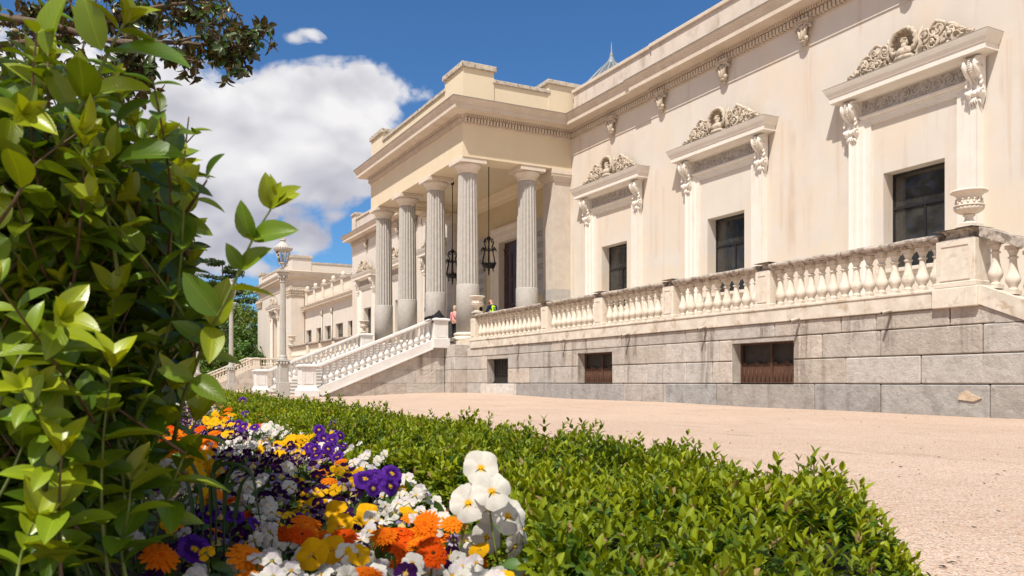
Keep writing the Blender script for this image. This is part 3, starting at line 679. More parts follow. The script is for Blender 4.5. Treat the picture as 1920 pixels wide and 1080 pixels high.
def console():
    b = MB()
    def prof(z):   # outward reach of the scroll at height z below its top
        if z < .52: return .16 + .27*math.sin(PI*min(1, (z+.10)/.62))**.8
        if z < .78: return .17 - .05*math.sin(PI*(z-.52)/.26)
        if z < 1.02: return .12 + .13*math.sin(PI*(z-.78)/.24)**.7
        return .14*max(0, 1 - (z-1.02)/.24)
    n = 30
    for (y0, y1, e) in ((-.21, -.085, 0), (-.085, .085, -.045), (.085, .21, 0)):
        V = []; k = 6
        for i in range(n+1):
            z = 1.24*i/n; p = max(.012, prof(z) + e)
            nar = 1 if z < .98 else 1 - .35*(z-.98)/.26
            for j in range(k+1):
                t = j/k; y = (y0 + (y1-y0)*t)*nar
                V.append((-p*(1 - .22*abs(2*t-1)**2.5), y, -z))
        F = [(i*(k+1)+j, i*(k+1)+j+1, (i+1)*(k+1)+j+1, (i+1)*(k+1)+j) for i in range(n) for j in range(k)]
        b.add(V, F, 0, True)
        for yy, jj in ((y0, 0), (y1, k)):
            VV = []; 
            for i in range(n+1):
                x, y, z = V[i*(k+1)+jj]; VV += [(x, y, z), (.0, y, z)]
            b.add(VV, [(2*i, 2*i+2, 2*i+3, 2*i+1) for i in range(n)], 0)
    for i in range(11): 
        z = .06 + i*.055; b.ball((-(prof(z)-.02), 0, -z), (.035, .045, .022), 6, 4)
    for s in (-1, 1):
        p = [(-(.20 + .15*(1-i/24)*math.cos(4.4*PI*i/24/1.4)), s*.212, -.24 + .16*(1-i/24)*math.sin(4.4*PI*i/24/1.4)) for i in range(25)]
        b.tube(p, .028, 5)
        p = [(-(.13 + .09*(1-i/18)*math.cos(3.6*PI*i/18/1.3)), s*.212, -.90 + .10*(1-i/18)*math.sin(3.6*PI*i/18/1.3)) for i in range(19)]
        b.tube(p, .022, 5)
        for q in range(5): b.ball((-.16 - .03*math.sin(q*2.), s*.2, -.52 - .045*q), (.06, .035, .04), 6, 4)
    for q in range(5): b.tube([(-.12, 0, -1.0), (-.14, (q-2)*.07, -1.12), (-.06, (q-2)*.075, -1.24)], [.03, .035, .015], 5)
    b.box(-.2, -.25, -.0, 0, .25, .09)
    return b
def surround():
    b = MB(); a, c = 1.36, 2.05
    pr = [(0, .0), (.06, .0), (.06, .20), (.10, .225), (.10, .40), (.14, .43), (.14, .60), (.19, .63), (.20, .67), (.0, .69)]   # proud, across
    def leg(s):
        V = []
        for z in (2.0, 8.28):
            for (o, t) in pr: V.append((-o, s*(a+t), z + (t if z > 5 else 0)))
        k = len(pr); b.add(V, [(j, j+1, k+j+1, k+j) for j in range(k-1)], 0)
    leg(1); leg(-1)
    V = []
    for y in (-1, 1):
        for (o, t) in pr: V.append((-o, y*(a+t), 8.28+t*.45))
    # head architrave
    V = []
    hp = [(0, 0), (.045, 0), (.045, .07), (.065, .08), (.065, .14), (.085, .15), (.085, .2), (.15, .22), (.16, .26), (.16, .28), (.0, .30)]
    for y in (-1, 1):
        for (o, t) in hp: V.append((-o, y*(a + min(.69, t*1.4)), 8.28 + t))
    k = len(hp); b.add(V, [(j, j+1, k+j+1, k+j) for j in range(k-1)], 0)
    b.box(-.06, -c-.0, 8.56, -.001, c, 9.06)       # block behind frieze panel
    o = b.build('window_surround', M['jamb'], None, local=True)
    b = MB(); b.sweep([(0, -2.08), (-.16, -2.08), (-.16, 2.08), (0, 2.08)], [(0, 9.02), (.04, 9.03), (.06, 9.08), (.10, 9.10), (.36, 9.12), (.36, 9.115), (.375, 9.115), (.375, 9.27), (.40, 9.28), (.42, 9.33), (.46, 9.40), (.50, 9.50), (.515, 9.55), (.5, 9.56), (0, 9.62)])
    b.quad((0, -2.08, 9.02), (-.16, -2.08, 9.02), (-.16, 2.08, 9.02), (0, 2.08, 9.02)); b.quad((0, -2.08, 9.62), (-.16, -2.08, 9.62), (-.16, 2.08, 9.62), (0, 2.08, 9.62))
    b.build('window_hood', M['jamb'], o, local=True)
    b = MB(); b.sweep([(0, -2.08), (-.16, -2.08), (-.16, 2.08), (0, 2.08)], [(.0, 9.626), (.5, 9.566), (.52, 9.56), (.52, 9.55), (.512, 9.548)]); b.build('hood_flashing', M['roof'], o, local=True)
    b = MB(); rnd = random.Random(3); b.box(-.075, -1.66, 8.62, -.061, 1.66, 9.0)
    for i in range(10):
        y = -1.5 + i*3.0/9; s = 1 if i % 2 else -1
        p = [(-.085, y + .15*(1-q/16)*math.cos(s*(2.8*PI*q/16) + .5), 8.81 + .15*(1-q/16)*math.sin(s*(2.8*PI*q/16) + .5)) for q in range(17)]
        b.tube(p, .026, 5)
        for _ in range(7):
            ro = Matrix.Rotation(rnd.uniform(0, PI), 3, 'X'); b.ball((-.082, y + rnd.uniform(-.16, .16), 8.81 + rnd.uniform(-.15, .15)), (.02, .022, .06), 6, 4, 0, ro)
    b.build('scroll_frieze', M['friezerelief'], o, local=True)
    cbm = console()
    for s in (-1, 1):
        q = cbm.build('console_bracket', M['jamb'], o, local=True) if s < 0 else None
        if q is None: q = first_c.copy(); COL.objects.link(q); q.parent = o
        first_c = q; q.location = (-.06, s*1.95, 9.06)
    cr = crest(); cr.v = [(x*1.3, y, z*(1.0 + .10*min(1, abs(y)/1.2))) for x, y, z in cr.v]; q = cr.build('crest_relief', M['relief'], o, local=True); q.location = (-.12, 0, 9.60)
    return o
w0 = window(); s0 = surround()
for i, y in enumerate(WINS):
    X = XW if 27.7 < y < 2*PC-27.7 else XP
    for proto in (w0, s0):
        o = proto if i == 0 else copy_tree(proto)
        o.parent = palace; o.location = (X - XW, y - PC, 0)
# pilaster strip faintly proud beside the first bays is the wall step itself; main door
b = MB()
dp = [(0, 0), (.05, 0), (.05, .25), (.08, .28), (.08, .55), (.14, .62), (.17, .72), (.17, .8), (0, .82)]
for s, y in ((-1, DY0), (1, DY1)):
    V = [(XW - o, y + s*t, z + (t if z > 5 else 0)) for z in (ZF, DZ) for (o, t) in dp]; k = len(dp)
    b.add(V, [(j, j+1, k+j+1, k+j) for j in range(k-1)], 0)
V = [(XW - o, yy + sg*t, DZ + t) for (yy, sg) in ((DY0, -1), (DY1, 1)) for (o, t) in dp]; k = len(dp)
b.add(V, [(j, j+1, k+j+1, k+j) for j in range(k-1)], 0)
b.build('door_surround', M['trim'], palace)
b = MB()
for s, ya, yb in ((0, DY0+.02, PC-.02), (1, PC+.0, DY1-.02)):
    b.box(XW+.30, ya, ZF, XW+.37, yb, 8.0)
    for (za, zb) in ((2.95, 3.5), (3.65, 4.9), (5.05, 6.3), (6.45, 7.8)):
        for q in range(2):
            y0, y1 = ya + .12 + q*.5, ya + .52 + q*.5
            b.cbox(XW+.255, y0, za, XW+.31, y1, zb, .03); b.cbox(XW+.235, y0+.07, za+.08, XW+.27, y1-.07, zb-.08, .02)
b.tube([(XW+.25, (DY1-.55) + .33*math.cos(a*PI/12), 3.9 + .42*math.sin(a*PI/12)) for a in range(25)], .035, 6)
b.box(XW+.27, DY0, 8.0, XW+.40, DY1, 8.14); b.box(XW+.33, DY0, 8.14, XW+.37, DY1, 8.45)
d = b.build('entrance_door', M['wood'], palace)
b = MB(); b.box(XW+.49, DY0-.3, 2, XW+.6, DY1+.3, 8.9); b.build('door_backing', M['void'], d)
b = MB(); b.lathe([(.0, 0), (.03, .0), (.045, .03), (.03, .06)], 0, 0, 0, 10)
h = b.build('door_handle', M['iron'], d, local=True); h.location = (XW+.22 - XW, PC+.12 - PC, 4.1)
# marble plaques either side of the door
for yc in (37.0, 2*PC-37.0+.25):
    b = MB(); b.cbox(XW-.05, yc-1.02, 5.15, XW-.003, yc+1.02, 9.05, .01); p = b.build('marble_plaque', M['plaque'], palace)
    b = MB(); rnd = random.Random(9)
    for k, (hw, z) in enumerate(((.62, 8.1), (.5, 7.55), (.8, 7.0), (.8, 6.45), (.66, 5.9))):
        y = -hw
        while y < hw:
            w = rnd.choice((.07, .1, .12)); st = rnd.randint(0, 3)
            b.box(XW-.056, yc-y-.02, z, XW-.05, yc-y, z+.26)
            if st != 1: b.box(XW-.056, yc-y-w, z+.235, XW-.05, yc-y-.02, z+.26)
            if st == 2: b.box(XW-.056, yc-y-w, z+.12, XW-.05, yc-y-.02, z+.145)
            if st == 3: b.box(XW-.056, yc-y-w, z, XW-.05, yc-y-w+.02, z+.235)
            if st == 0: b.box(XW-.056, yc-y-w, z, XW-.05, yc-y-.02, z+.025)
            y += w + .06
    b.build('inscription', M['ink'], p)
    b = MB()
    for y in (-.92, .92):
        for z in (5.28, 8.92): b.lathe([(.0, -.04), (.05, -.04), (.06, 0), (.03, .03)], 0, 0, 0, 8); vv = b.v[-32:]; b.v[-32:] = [(XW-.05 - vz*.8, yc + y + vx, z + vy) for vx, vy, vz in vv]
    b.build('plaque_stud', M['ink'], p)
# ================================================================== terrace podium (granite ashlar)
TX = 15.0
terr = thing('terrace', 'long granite terrace podium with small cellar openings under the palace balustrade', 'terrace', (TX, 22., 0))
rnd = random.Random(21)
def tone():
    t = rnd.uniform(.84, 1.08); w = rnd.uniform(-.03, .05); return (t*(1+w), t, t*(1-w))
def xs_px(l, X=TX): return [onX(p, X) for p in l]
CW_ = [(xs_px([952, 912]), .685, 1.66), (xs_px([1147, 1082]), .685, 1.68), (xs_px([1487, 1372]), .685, 1.70)]
gb = MB()
def course(z0, z1, y0, y1, joints, holes=(), c=.022, X=TX, dep=.35, cool=False):
    ed = sorted([y0, y1] + [j for j in joints if y0 < j < y1])
    segs = []
    for a, e in zip(ed[:-1], ed[1:]):
        for (h0, h1) in holes:
            if h0 >= e or h1 <= a: continue
            if a < h0: segs.append((a, h0))
            a = h1
            if a >= e: break
        if a < e - .02: segs.append((a, e))
    for a, e in segs:
        gb.cbox(X + rnd.uniform(-.008, .008), a+.009, z0+.007, X+dep, e-.009, z1-.009, c, 0, ((1.28, 1.31, 1.34) if cool and abs(a - min(J1[0], J1[1])) < .05 else tuple(q*w for q, w in zip(tone(), (.84, .87, .91)))) if cool else tone())
YA, YB = 3.0, 33.25
hol = [(min(h), max(h)) for h, _, _ in CW_]
J3 = xs_px([902, 965, 1057, 1170, 1246, 1348, 1540, 1650, 1842]) + [6.5, 4.6]
J2 = xs_px([898, 992, 1034, 1212, 1286, 1335, 1585, 1726]) + [8.3, 5.4]
J1 = xs_px([900, 967, 1168, 1247, 1342, 1526, 1650, 1855]) + [7.2]
J4 = xs_px([930, 990, 1034, 1062, 1164, 1284, 1338, 1452, 1576, 1642, 1780]) + [7.9]
course(-.6, .668, YA, YB, J1, (), .022, TX, .35, True); course(.668, 1.245, YA, YB, J2, hol); course(1.245, 1.80, YA, YB, J3, hol)
course(1.80, 2.16, 9.6, YB, J4, (), .02)
gb.prism([(0, 1.80), (.95, 1.80), (.95, 2.16)], (TX, 8.66, 0), (0, 1, 0), (0, 0, 1), (1, 0, 0), .35, 0, tone())
gb.box(TX+.12, YA+.1, -.5, TX+.33, YB, .66)
cy_ = onX(1822, TX)
gb.prism([(-.20, .40), (-.05, .34), (.26, .37), (.24, .48), (.10, .55), (-.02, .47)], (TX-.022, cy_, 0), (0, 1, 0), (0, 0, 1), (1, 0, 0), .06, 0, (1.22, 1.04, .84))
gb.build('granite_wall', M['granite'], terr)
for (h, z0, z1) in CW_:
    b = MB(); a, e = min(h), max(h)
    b.box(TX+.02, a, z1, TX+.3, e, 1.80); 
    for s in (a-.001, e+.001): b.quad((TX+.02, s, z0), (TX+.40, s, z0), (TX+.40, s, z1), (TX+.02, s, z1))
    b.quad((TX, a, z0-.012), (TX+.4, a, z0-.012), (TX+.4, e, z0-.012), (TX, e, z0-.012))
    b.build('opening_reveal', M['granitep'], terr)
for i, (h, z0, z1) in enumerate(CW_):
    a, e = min(h), max(h); b = MB()
    if i == 0:
        b.box(TX+.31, a, z0, TX+.34, e, z0+.05); b.box(TX+.31, a, z1-.05, TX+.34, e, z1)
        for q in range(8):
            y = a + (q+.5)*(e-a)/8; b.tube([(TX+.32, y, z0), (TX+.32, y, z1)], .014, 6)
            b.ball((TX+.32, y, z0+.32), (.025, .025, .04), 6, 4)
        o = b.build('cellar_grille', M['darkmetal'], terr)
    else:
        f = .045; b.box(TX+.30, a, z0, TX+.36, a+f, z1); b.box(TX+.30, e-f, z0, TX+.36, e, z1); m_ = (a+e)/2 - .05; b.box(TX+.295, m_-.025, z0, TX+.36, m_+.025, z1); b.box(TX+.30, a+f, z1-f, TX+.36, e-f, z1); b.box(TX+.30, a+f, z0, TX+.36, e-f, z0+.03)
        o = b.build('cellar_window', M['rust'], terr)
        b = MB()
        for (y0, y1) in ((a+f, m_-.025), (m_+.025, e-f)):
            n = 7
            for q in range(n):
                ya, yb = y0 + (y1-y0)*q/n, y0 + (y1-y0)*(q+1)/n
                b.box(TX+.335 + .006*(q % 2), ya, z0+.03, TX+.35 + .006*(q % 2), yb, z0 + .50 + .03*math.sin(q*1.9+i))
                b.tube([(TX+.325, (ya+yb)/2, z0+.05), (TX+.325, (ya+yb)/2, z0+.33)], .012, 5)
        b.build('rusty_sheet', M['rust'], o)
    b = MB(); b.box(TX+.42, a-.2, z0-.2, TX+.45, e+.2, z1+.2); b.build('cellar_dark', M['void'], o)
b = MB(); b.box(TX+.06, YA, 2.0, XP+.02, YB+.0, 2.155); b.box(TX+.06, YB, 1.9, XW+.02, 47.95, 2.15)
b.box(TX+.30, PY0-.75, 2.15, XW, PY1+.75, ZF); b.box(TX+.06, 47.95, 1.9, XP+.02, 69.4, 2.155)
b.build('terrace_floor', M['floor'], terr)
# corner pier beside the stair, and the far half of the podium
PXF = 14.42; gb = MB(); g2 = MB()
for (z0, z1, js) in ((-.5, .668, []), (.668, 1.245, [34.05]), (1.245, 1.80, []), (1.80, 2.35, [])):
    gb.cbox(PXF, YB+.004, z0+.004, TX+.4, 33.98, z1-.006, .02, 0, tone()); gb.cbox(PXF, 33.99, z0+.004, TX+.4, 34.62, z1-.006, .02, 0, tone())
    g2.cbox(PXF, 46.55, z0+.004, TX+.4, 47.95, z1-.006, .02, 0, tone())
gb.build('corner_pier', M['granite'], terr); g2.build('corner_pier', M['granite'], terr)
gb = MB()
for (z0, z1) in ((-.7, .668), (.668, 1.245), (1.245, 1.80), (1.80, 2.16)):
    y = 47.96
    while y < 69.4:
        y2 = min(69.4, y + rnd.uniform(1.2, 2.4)); gb.cbox(TX, y+.005, z0+.004, TX+.35, y2-.005, z1-.005, .02, 0, tone()); y = y2
    gb.cbox(TX+.36, 69.05, z0+.004, XP, 69.4, z1-.006, .02, 0, tone())
gb.build('granite_wall', M['granite'], terr, 'far granite wall beyond the entrance stair')
b = MB()
for i, px in enumerate((971, 1057, 1177, 1321, 1496, 1668)):
    y = onX(px, TX-.1); z = 2.18
    bb = MB(); bb.tube([(TX+.05, y-.0, z+.03), (TX-.12, y+.01, z+.0), (TX-.30, y+.03, z-.05)], .035, 8); bb.tube([(TX-.296, y+.03, z-.049), (TX-.302, y+.03, z-.051)], .026, 8, 1)
    bb.build('drain_spout', [M['pipe'], M['void']], terr)
# ================================================================== balustrades
def baluster_mesh(h=.90):
    b = MB(); k = h/.90
    b.box(-.10, -.10, 0, .10, .10, .07*k); b.box(-.10, -.10, .83*k, .10, .10, .90*k)
    b.lathe([(.085, .07*k), (.09, .09*k), (.075, .115*k), (.07, .135*k), (.082, .15*k), (.082, .165*k), (.11, .20*k), (.128, .25*k), (.13, .29*k), (.118, .335*k), (.095, .39*k), (.078, .47*k), (.066, .56*k), (.062, .63*k), (.064, .655*k), (.088, .665*k), (.088, .69*k), (.062, .70*k), (.062, .72*k), (.075, .76*k), (.095, .80*k), (.10, .83*k)], 0, 0, 0, 16)
    return b
bal_old = baluster_mesh().mesh('baluster', [M['balust']]); bal_new = baluster_mesh().mesh('baluster', [M['whitestone']])
RAIL = [(.0, 3.43), (.15, 3.43), (.17, 3.45), (.17, 3.475), (.20, 3.49), (.235, 3.52), (.24, 3.555), (.225, 3.585), (.15, 3.61), (.0, 3.618)]
def rail_prof(hw=1.): return [(o, z) for o, z in RAIL]
def rail_run(b, x, y0, y1):
    p = [(TX + x + o*s, z) for s in (1,) for o, z in RAIL]
    pr = [(-o, z) for o, z in RAIL] + [(o, z) for o, z in reversed(RAIL)]
    n = max(2, int((y1-y0)/.35)); V = []
    for i in range(n+1):
        y = y0 + (y1-y0)*i/n; e = .006*math.sin(y*5.1)+.004*math.sin(y*11)
        V += [(TX + x + o, y, z + e) for o, z in pr]
    k = len(pr); F = [(i*k+j, i*k+j+1, (i+1)*k+j+1, (i+1)*k+j) for i in range(n) for j in range(k-1)] + [tuple(range(k)), tuple(range(n*k, n*k+k))]
    b.add(V, F, 0)
def pedestal(y0, y1, xa, xb, z0=2.53, z1=3.44, big=False):
    b = MB(); b.cbox(xa, y0, z0, xb, y1, z1, .012, 0)
    w = y1-y0; m = .22*w if not big else .16*w
    zA, zB = z0+.16, z1-.12
    for (a, c, d, e) in ((y0+m-.03, y1-m+.03, zA-.03, zA), (y0+m-.03, y1-m+.03, zB, zB+.03), (y0+m-.03, y0+m, zA, zB), (y1-m, y1-m+.03, zA, zB)):
        b.box(xa-.014, a, d, xa+.02, c, e)
    b.cbox(xa-.03, y0-.025, z0-.02, xb+.03, y1+.025, z0+.09, .012)
    o = b.build('pedestal', M['balust'], None)
    return b
def terrace_balustrade(name, label, peds, counts, group):
    t = thing(name, label, 'balustrade', (TX+.2, (peds[0][0]+peds[-1][1])/2, 2.16), group)
    lo, hi = peds[0][0]-.05, peds[-1][1]+.05
    b = MB(); y = lo
    while y < hi:
        y2 = min(hi, y + rnd.uniform(.9, 1.9)); b.cbox(TX-.05 + rnd.uniform(-.005, .005), y+.002, 2.155, TX+.42, y2-.002, 2.47, .012); y = y2
    b.cbox(TX-.075, lo, 2.465, TX+.45, hi, 2.53, .015); b.build('base_course', M['basec'], t)
    rbm = MB(); x = .19
    for i, (p0, p1) in enumerate(peds):
        big = (p1-p0) > .7; e = .09 if big else .05
        b = MB(); xa, xb = TX-.03 - (.03 if big else 0), TX+.40 + (.03 if big else 0)
        z1 = 3.44
        b.cbox(xa, p0, 2.53, xb, p1, z1, .012)
        w = p1-p0; m = .16*w if big else .24*w; zA, zB = 2.53+.17, z1-.12
        for (a, c, d, e2) in ((p0+m-.035, p1-m+.035, zA-.035, zA), (p0+m-.035, p1-m+.035, zB, zB+.035), (p0+m-.035, p0+m, zA, zB), (p1-m, p1-m+.035, zA, zB)): b.box(xa-.016, a, d, xa+.02, c, e2)
        b.cbox(xa-.03, p0-.025, 2.525, xb+.03, p1+.025, 2.63, .012)
        if big: b.cbox(xa-.05, p0-.06, 2.14, xb+.03, p1+.06, 2.52, .015)
        b.build('pedestal', M['balust'], t)
        pr = [(0, 3.435), (.05, 3.44), (.07, 3.47), (.115, 3.50), (.13, 3.55), (.12, 3.60), (.04, 3.64)]
        V = MB(); V.sweep([(xa, p1), (xa, p0), (xb, p0), (xb, p1)][::-1], [(-o, z) for o, z in pr], 0, True)
        V.add([(xa-.04, p0-.04, 3.64), (xb+.04, p0-.04, 3.64), (xb+.04, p1+.04, 3.64), (xa-.04, p1+.04, 3.64), ((xa+xb)/2, (p0+p1)/2, 3.70)], [(0, 1, 4), (1, 2, 4), (2, 3, 4), (3, 0, 4)])
        V.build('pedestal_cap', M['railtop'], t)
    for (a, c), n in zip(zip(peds[:-1], peds[1:]), counts):
        y0, y1 = a[1], c[0]; rail_run(rbm, x, y0-.02, y1+.02)
        for q in range(n):
            y = y0 + (q+.5)*(y1-y0)/n
            o = link('baluster', bal_old, t); o.location = Vector((TX+x + rnd.uniform(-.004, .004), y, 2.53)) - rootloc(t); o.rotation_euler = (rnd.uniform(-.012, .012), rnd.uniform(-.012, .012), rnd.uniform(-.05, .05))
    rbm.build('handrail', M['railtop'], t)
    return t
PR = [(9.96, 10.77), (15.26, 15.74), (18.99, 19.47), (22.62, 23.10), (26.16, 26.64), (32.36, 32.80)]
tb1 = terrace_balustrade('terrace_balustrade', 'weathered cream balustrade with lichen-dark handrail along the granite terrace, nearest to the viewer', PR, (14, 9, 10, 9, 16), None)
PL = [(48.35, 48.8), (54.5, 55.0), (58.0, 58.5), (61.6, 62.1), (67.55, 68.35)]
tb2 = terrace_balustrade('terrace_balustrade', 'distant cream balustrade on the terrace beyond the entrance stair', PL, (16, 9, 10, 16), None)
# end stair going down from the near terrace corner: sloping balustrade
es = thing('end_balustrade', 'short cream balustrade sloping down from the corner pedestal at the photo edge', 'balustrade', (TX+.2, 8, 2.1))
b = MB(); sl_ = .42
def slope_box(b, y0, y1, z0, dz0, dz1, xa, xb, sl=sl_):
    b.prism([(y0, z0+dz0), (y1, z0+dz0-sl*(y0-y1)*1.), (y1, z0+dz1-sl*(y0-y1)*1.), (y0, z0+dz1)], (xa, 0, 0), (0, 1, 0), (0, 0, 1), (1, 0, 0), xb-xa)
def sb(b, ya, yb, zc, t0, t1, xa, xb):   # ya > yb, falls towards -Y
    b.prism([(ya, zc+t0), (ya, zc+t1), (yb, zc+t1-sl_*(ya-yb)), (yb, zc+t0-sl_*(ya-yb))], (xa, 0, 0), (0, 1, 0), (0, 0, 1), (1, 0, 0), xb-xa)
sb(b, 9.9, 5.2, 2.53, -.36, .0, TX-.04, TX+.42); b.build('sloping_base', M['basec'], es)
b = MB(); sb(b, 9.9, 5.2, 3.44, 0, .18, TX-.03, TX+.41); b.build('handrail', M['railtop'], es)
for q in range(13):
    y = 9.72 - q*.33; o = link('baluster', bal_old, es); o.location = Vector((TX+.19, y, 2.52 - sl_*(9.9-y))) - rootloc(es)
# ------------------------------------------------------------------ urns
def urn_mesh():
    b = MB()
    b.box(-.2, -.2, 0, .2, .2, .06); b.lathe([(.18, .06), (.17, .09), (.11, .12), (.085, .17), (.085, .22), (.12, .245), (.12, .26), (.09, .275)], 0, 0, 0, 20)
    b.lathe([(.10, .27), (.2, .30), (.275, .35), (.30, .40), (.285, .43)], 0, 0, 0, 60, 0, True, 20, .06)
    b.lathe([(.285, .43), (.305, .44), (.30, .465), (.25, .475), (.235, .53), (.235, .60), (.25, .66), (.30, .71), (.345, .735), (.355, .76), (.34, .785), (.30, .79), (.28, .76)], 0, 0, 0, 28)
    for k in range(40):
        a = 2*PI*k/40; b.ball((.347*math.cos(a), .347*math.sin(a), .755), (.02, .02, .028), 5, 4)
    for k in range(14):
        a = 2*PI*k/14; 
        for dz, rr in ((.52, .035), (.575, .03)): b.ball((.245*math.cos(a+dz), .245*math.sin(a+dz), dz), (rr, rr, rr), 6, 4)
    return b.mesh('stone_urn', [M['balust']])
um = urn_mesh()
def urn(x, y, z, s, label):
    o = link('stone_urn', um); o.location = (x, y, z); o.scale = (s, s, s); tag(o, label, 'urn', 'stone urns on the terrace balustrades')
urn(15.20, onX(1817, 15.2), 3.68, .90, 'large carved stone urn on the corner pedestal in front of the near window')
urn(15.19, 32.58, 3.68, .92, 'cream stone urn at the end of the near balustrade beside the corner column')
urn(15.25, 67.95, 3.68, 1.0, 'small distant stone urn on the far end pedestal beside the lamp post')
urn(15.19, 48.58, 3.68, .9, 'stone urn glimpsed beyond the leftmost portico columns')
# ================================================================== entrance stair
stair = thing('entrance_stair', 'broad stone entrance stair rising to the portico between white balustrades', 'stairs', (11.5, 40.6, .1))
SX0, SX1, SY0, SY1, SLP = 8.95, 14.5, 34.62, 46.0, .411
b = MB(); n = 16; zb, zt = .08, ZF
for i in range(n):
    x = SX0 + (SX1-.1-SX0)*i/n; z = zb + (zt-zb)*(i+1)/n
    b.box(x+.03, SY0-.02, z-.22, SX1+1, SY1+.02, z-.045); b.box(x-.02, SY0-.02, z-.045, SX1+1, SY1+.02, z)
b.build('steps', M['step'], stair)
def clip(poly, a, b_, c):   # keep a*x + b*y <= c
    out = []
    for i in range(len(poly)):
        p, q = poly[i], poly[(i+1) % len(poly)]; fp, fq = a*p[0]+b_*p[1]-c, a*q[0]+b_*q[1]-c
        if fp <= 0: out.append(p)
        if (fp < 0) != (fq < 0) and fp != fq:
            t = fp/(fp-fq); out.append((p[0]+(q[0]-p[0])*t, p[1]+(q[1]-p[1])*t))
    return out
def stair_wall(b, Y, xa, xb, dep, zlow=-.5):
    x0s, z0s = SX0+.05, .148                          # lower edge of the sloping white string
    top = lambda x: z0s + SLP*1.03*(x - x0s)
    for (z0, z1, js) in ((zlow, .668, (10.6, 12.6)), (.668, 1.245, (11.05, 13.05, 14.0)), (1.245, 1.80, (12.7,)), (1.80, 2.3, (13.6,))):
        e = [xa] + [j for j in js if xa < j < xb] + [xb]
        for a, c in zip(e[:-1], e[1:]):
            p = [(a+.006, z0+.005), (c-.006, z0+.005), (c-.006, z1-.005), (a+.006, z1-.005)]
            p = clip(p, -SLP*1.03, 1, z0s - SLP*1.03*x0s + .02)
            if len(p) >= 3: b.prism(p, (0, Y + rnd.uniform(-.004, .004), 0), (1, 0, 0), (0, 0, 1), (0, 1, 0), dep, 0, tone())
b = MB(); stair_wall(b, SY0-.30, SX0, SX1-.1, .3); b.build('granite_side_wall', M['granite'], stair)
b = MB(); stair_wall(b, SY1+.0, SX0, SX1-.1, .3); b.build('granite_side_wall', M['granite'], stair)
def newel(x, y, z0, z1, w, flare, m):
    b = MB(); h = w/2
    if flare:
        b.cbox(x-h-.10, y-h-.10, z0, x+h+.10, y+h+.10, z0+.30, .012)
        V = []
        for (e, z) in ((.10, z0+.30), (.06, z0+.36), (.02, z0+.44), (0, z0+.52)): V += [(x-h-e, y-h-e, z), (x+h+e, y-h-e, z), (x+h+e, y+h+e, z), (x-h-e, y+h+e, z)]
        b.add(V, [(i*4+j, i*4+(j+1) % 4, i*4+4+(j+1) % 4, i*4+4+j) for i in range(3) for j in range(4)]); zz = z0+.52
    else:
        b.cbox(x-h-.06, y-h-.06, z0, x+h+.06, y+h+.06, z0+.42, .012); zz = z0+.42
    b.cbox(x-h, y-h, zz-.01, x+h, y+h, z1-.12, .01)
    za, zc = zz+.08, z1-.2
    for (dx, dy) in ((0, -1), (-1, 0), (0, 1), (1, 0)):
        for (a, c, d, e) in ((-h+.12, h-.12, za-.03, za), (-h+.12, h-.12, zc, zc+.03), (-h+.12, -h+.15, za, zc), (h-.15, h-.12, za, zc)):
            if dx == 0: b.box(x+a, y+dy*(h+.012), d, x+c, y+dy*(h-.03), e)
            else: b.box(x+dx*(h+.012), y+a, d, x+dx*(h-.03), y+c, e)
    b.cbox(x-h-.03, y-h-.03, z1-.15, x+h+.03, y+h+.03, z1-.11, .01); b.cbox(x-h-.08, y-h-.08, z1-.11, x+h+.08, y+h+.08, z1-.02, .02)
    b.add([(x-h-.05, y-h-.05, z1-.02), (x+h+.05, y-h-.05, z1-.02), (x+h+.05, y+h+.05, z1-.02), (x-h-.05, y+h+.05, z1-.02), (x-h*.7, y-h*.7, z1+.02), (x+h*.7, y-h*.7, z1+.02), (x+h*.7, y+h*.7, z1+.02), (x-h*.7, y+h*.7, z1+.02)], [(0, 1, 5, 4), (1, 2, 6, 5), (2, 3, 7, 6), (3, 0, 4, 7), (4, 5, 6, 7)])
    return b
def sl_prism(b, xa, xb, za, t0, t1, y, w, slope, side=0):
    b.prism([(xa, za+t0), (xb, za+t0+slope*(xb-xa)), (xb, za+t1+slope*(xb-xa)), (xa, za+t1)], (0, y-w/2, 0), (1, 0, 0), (0, 0, 1), (0, 1, 0), w)
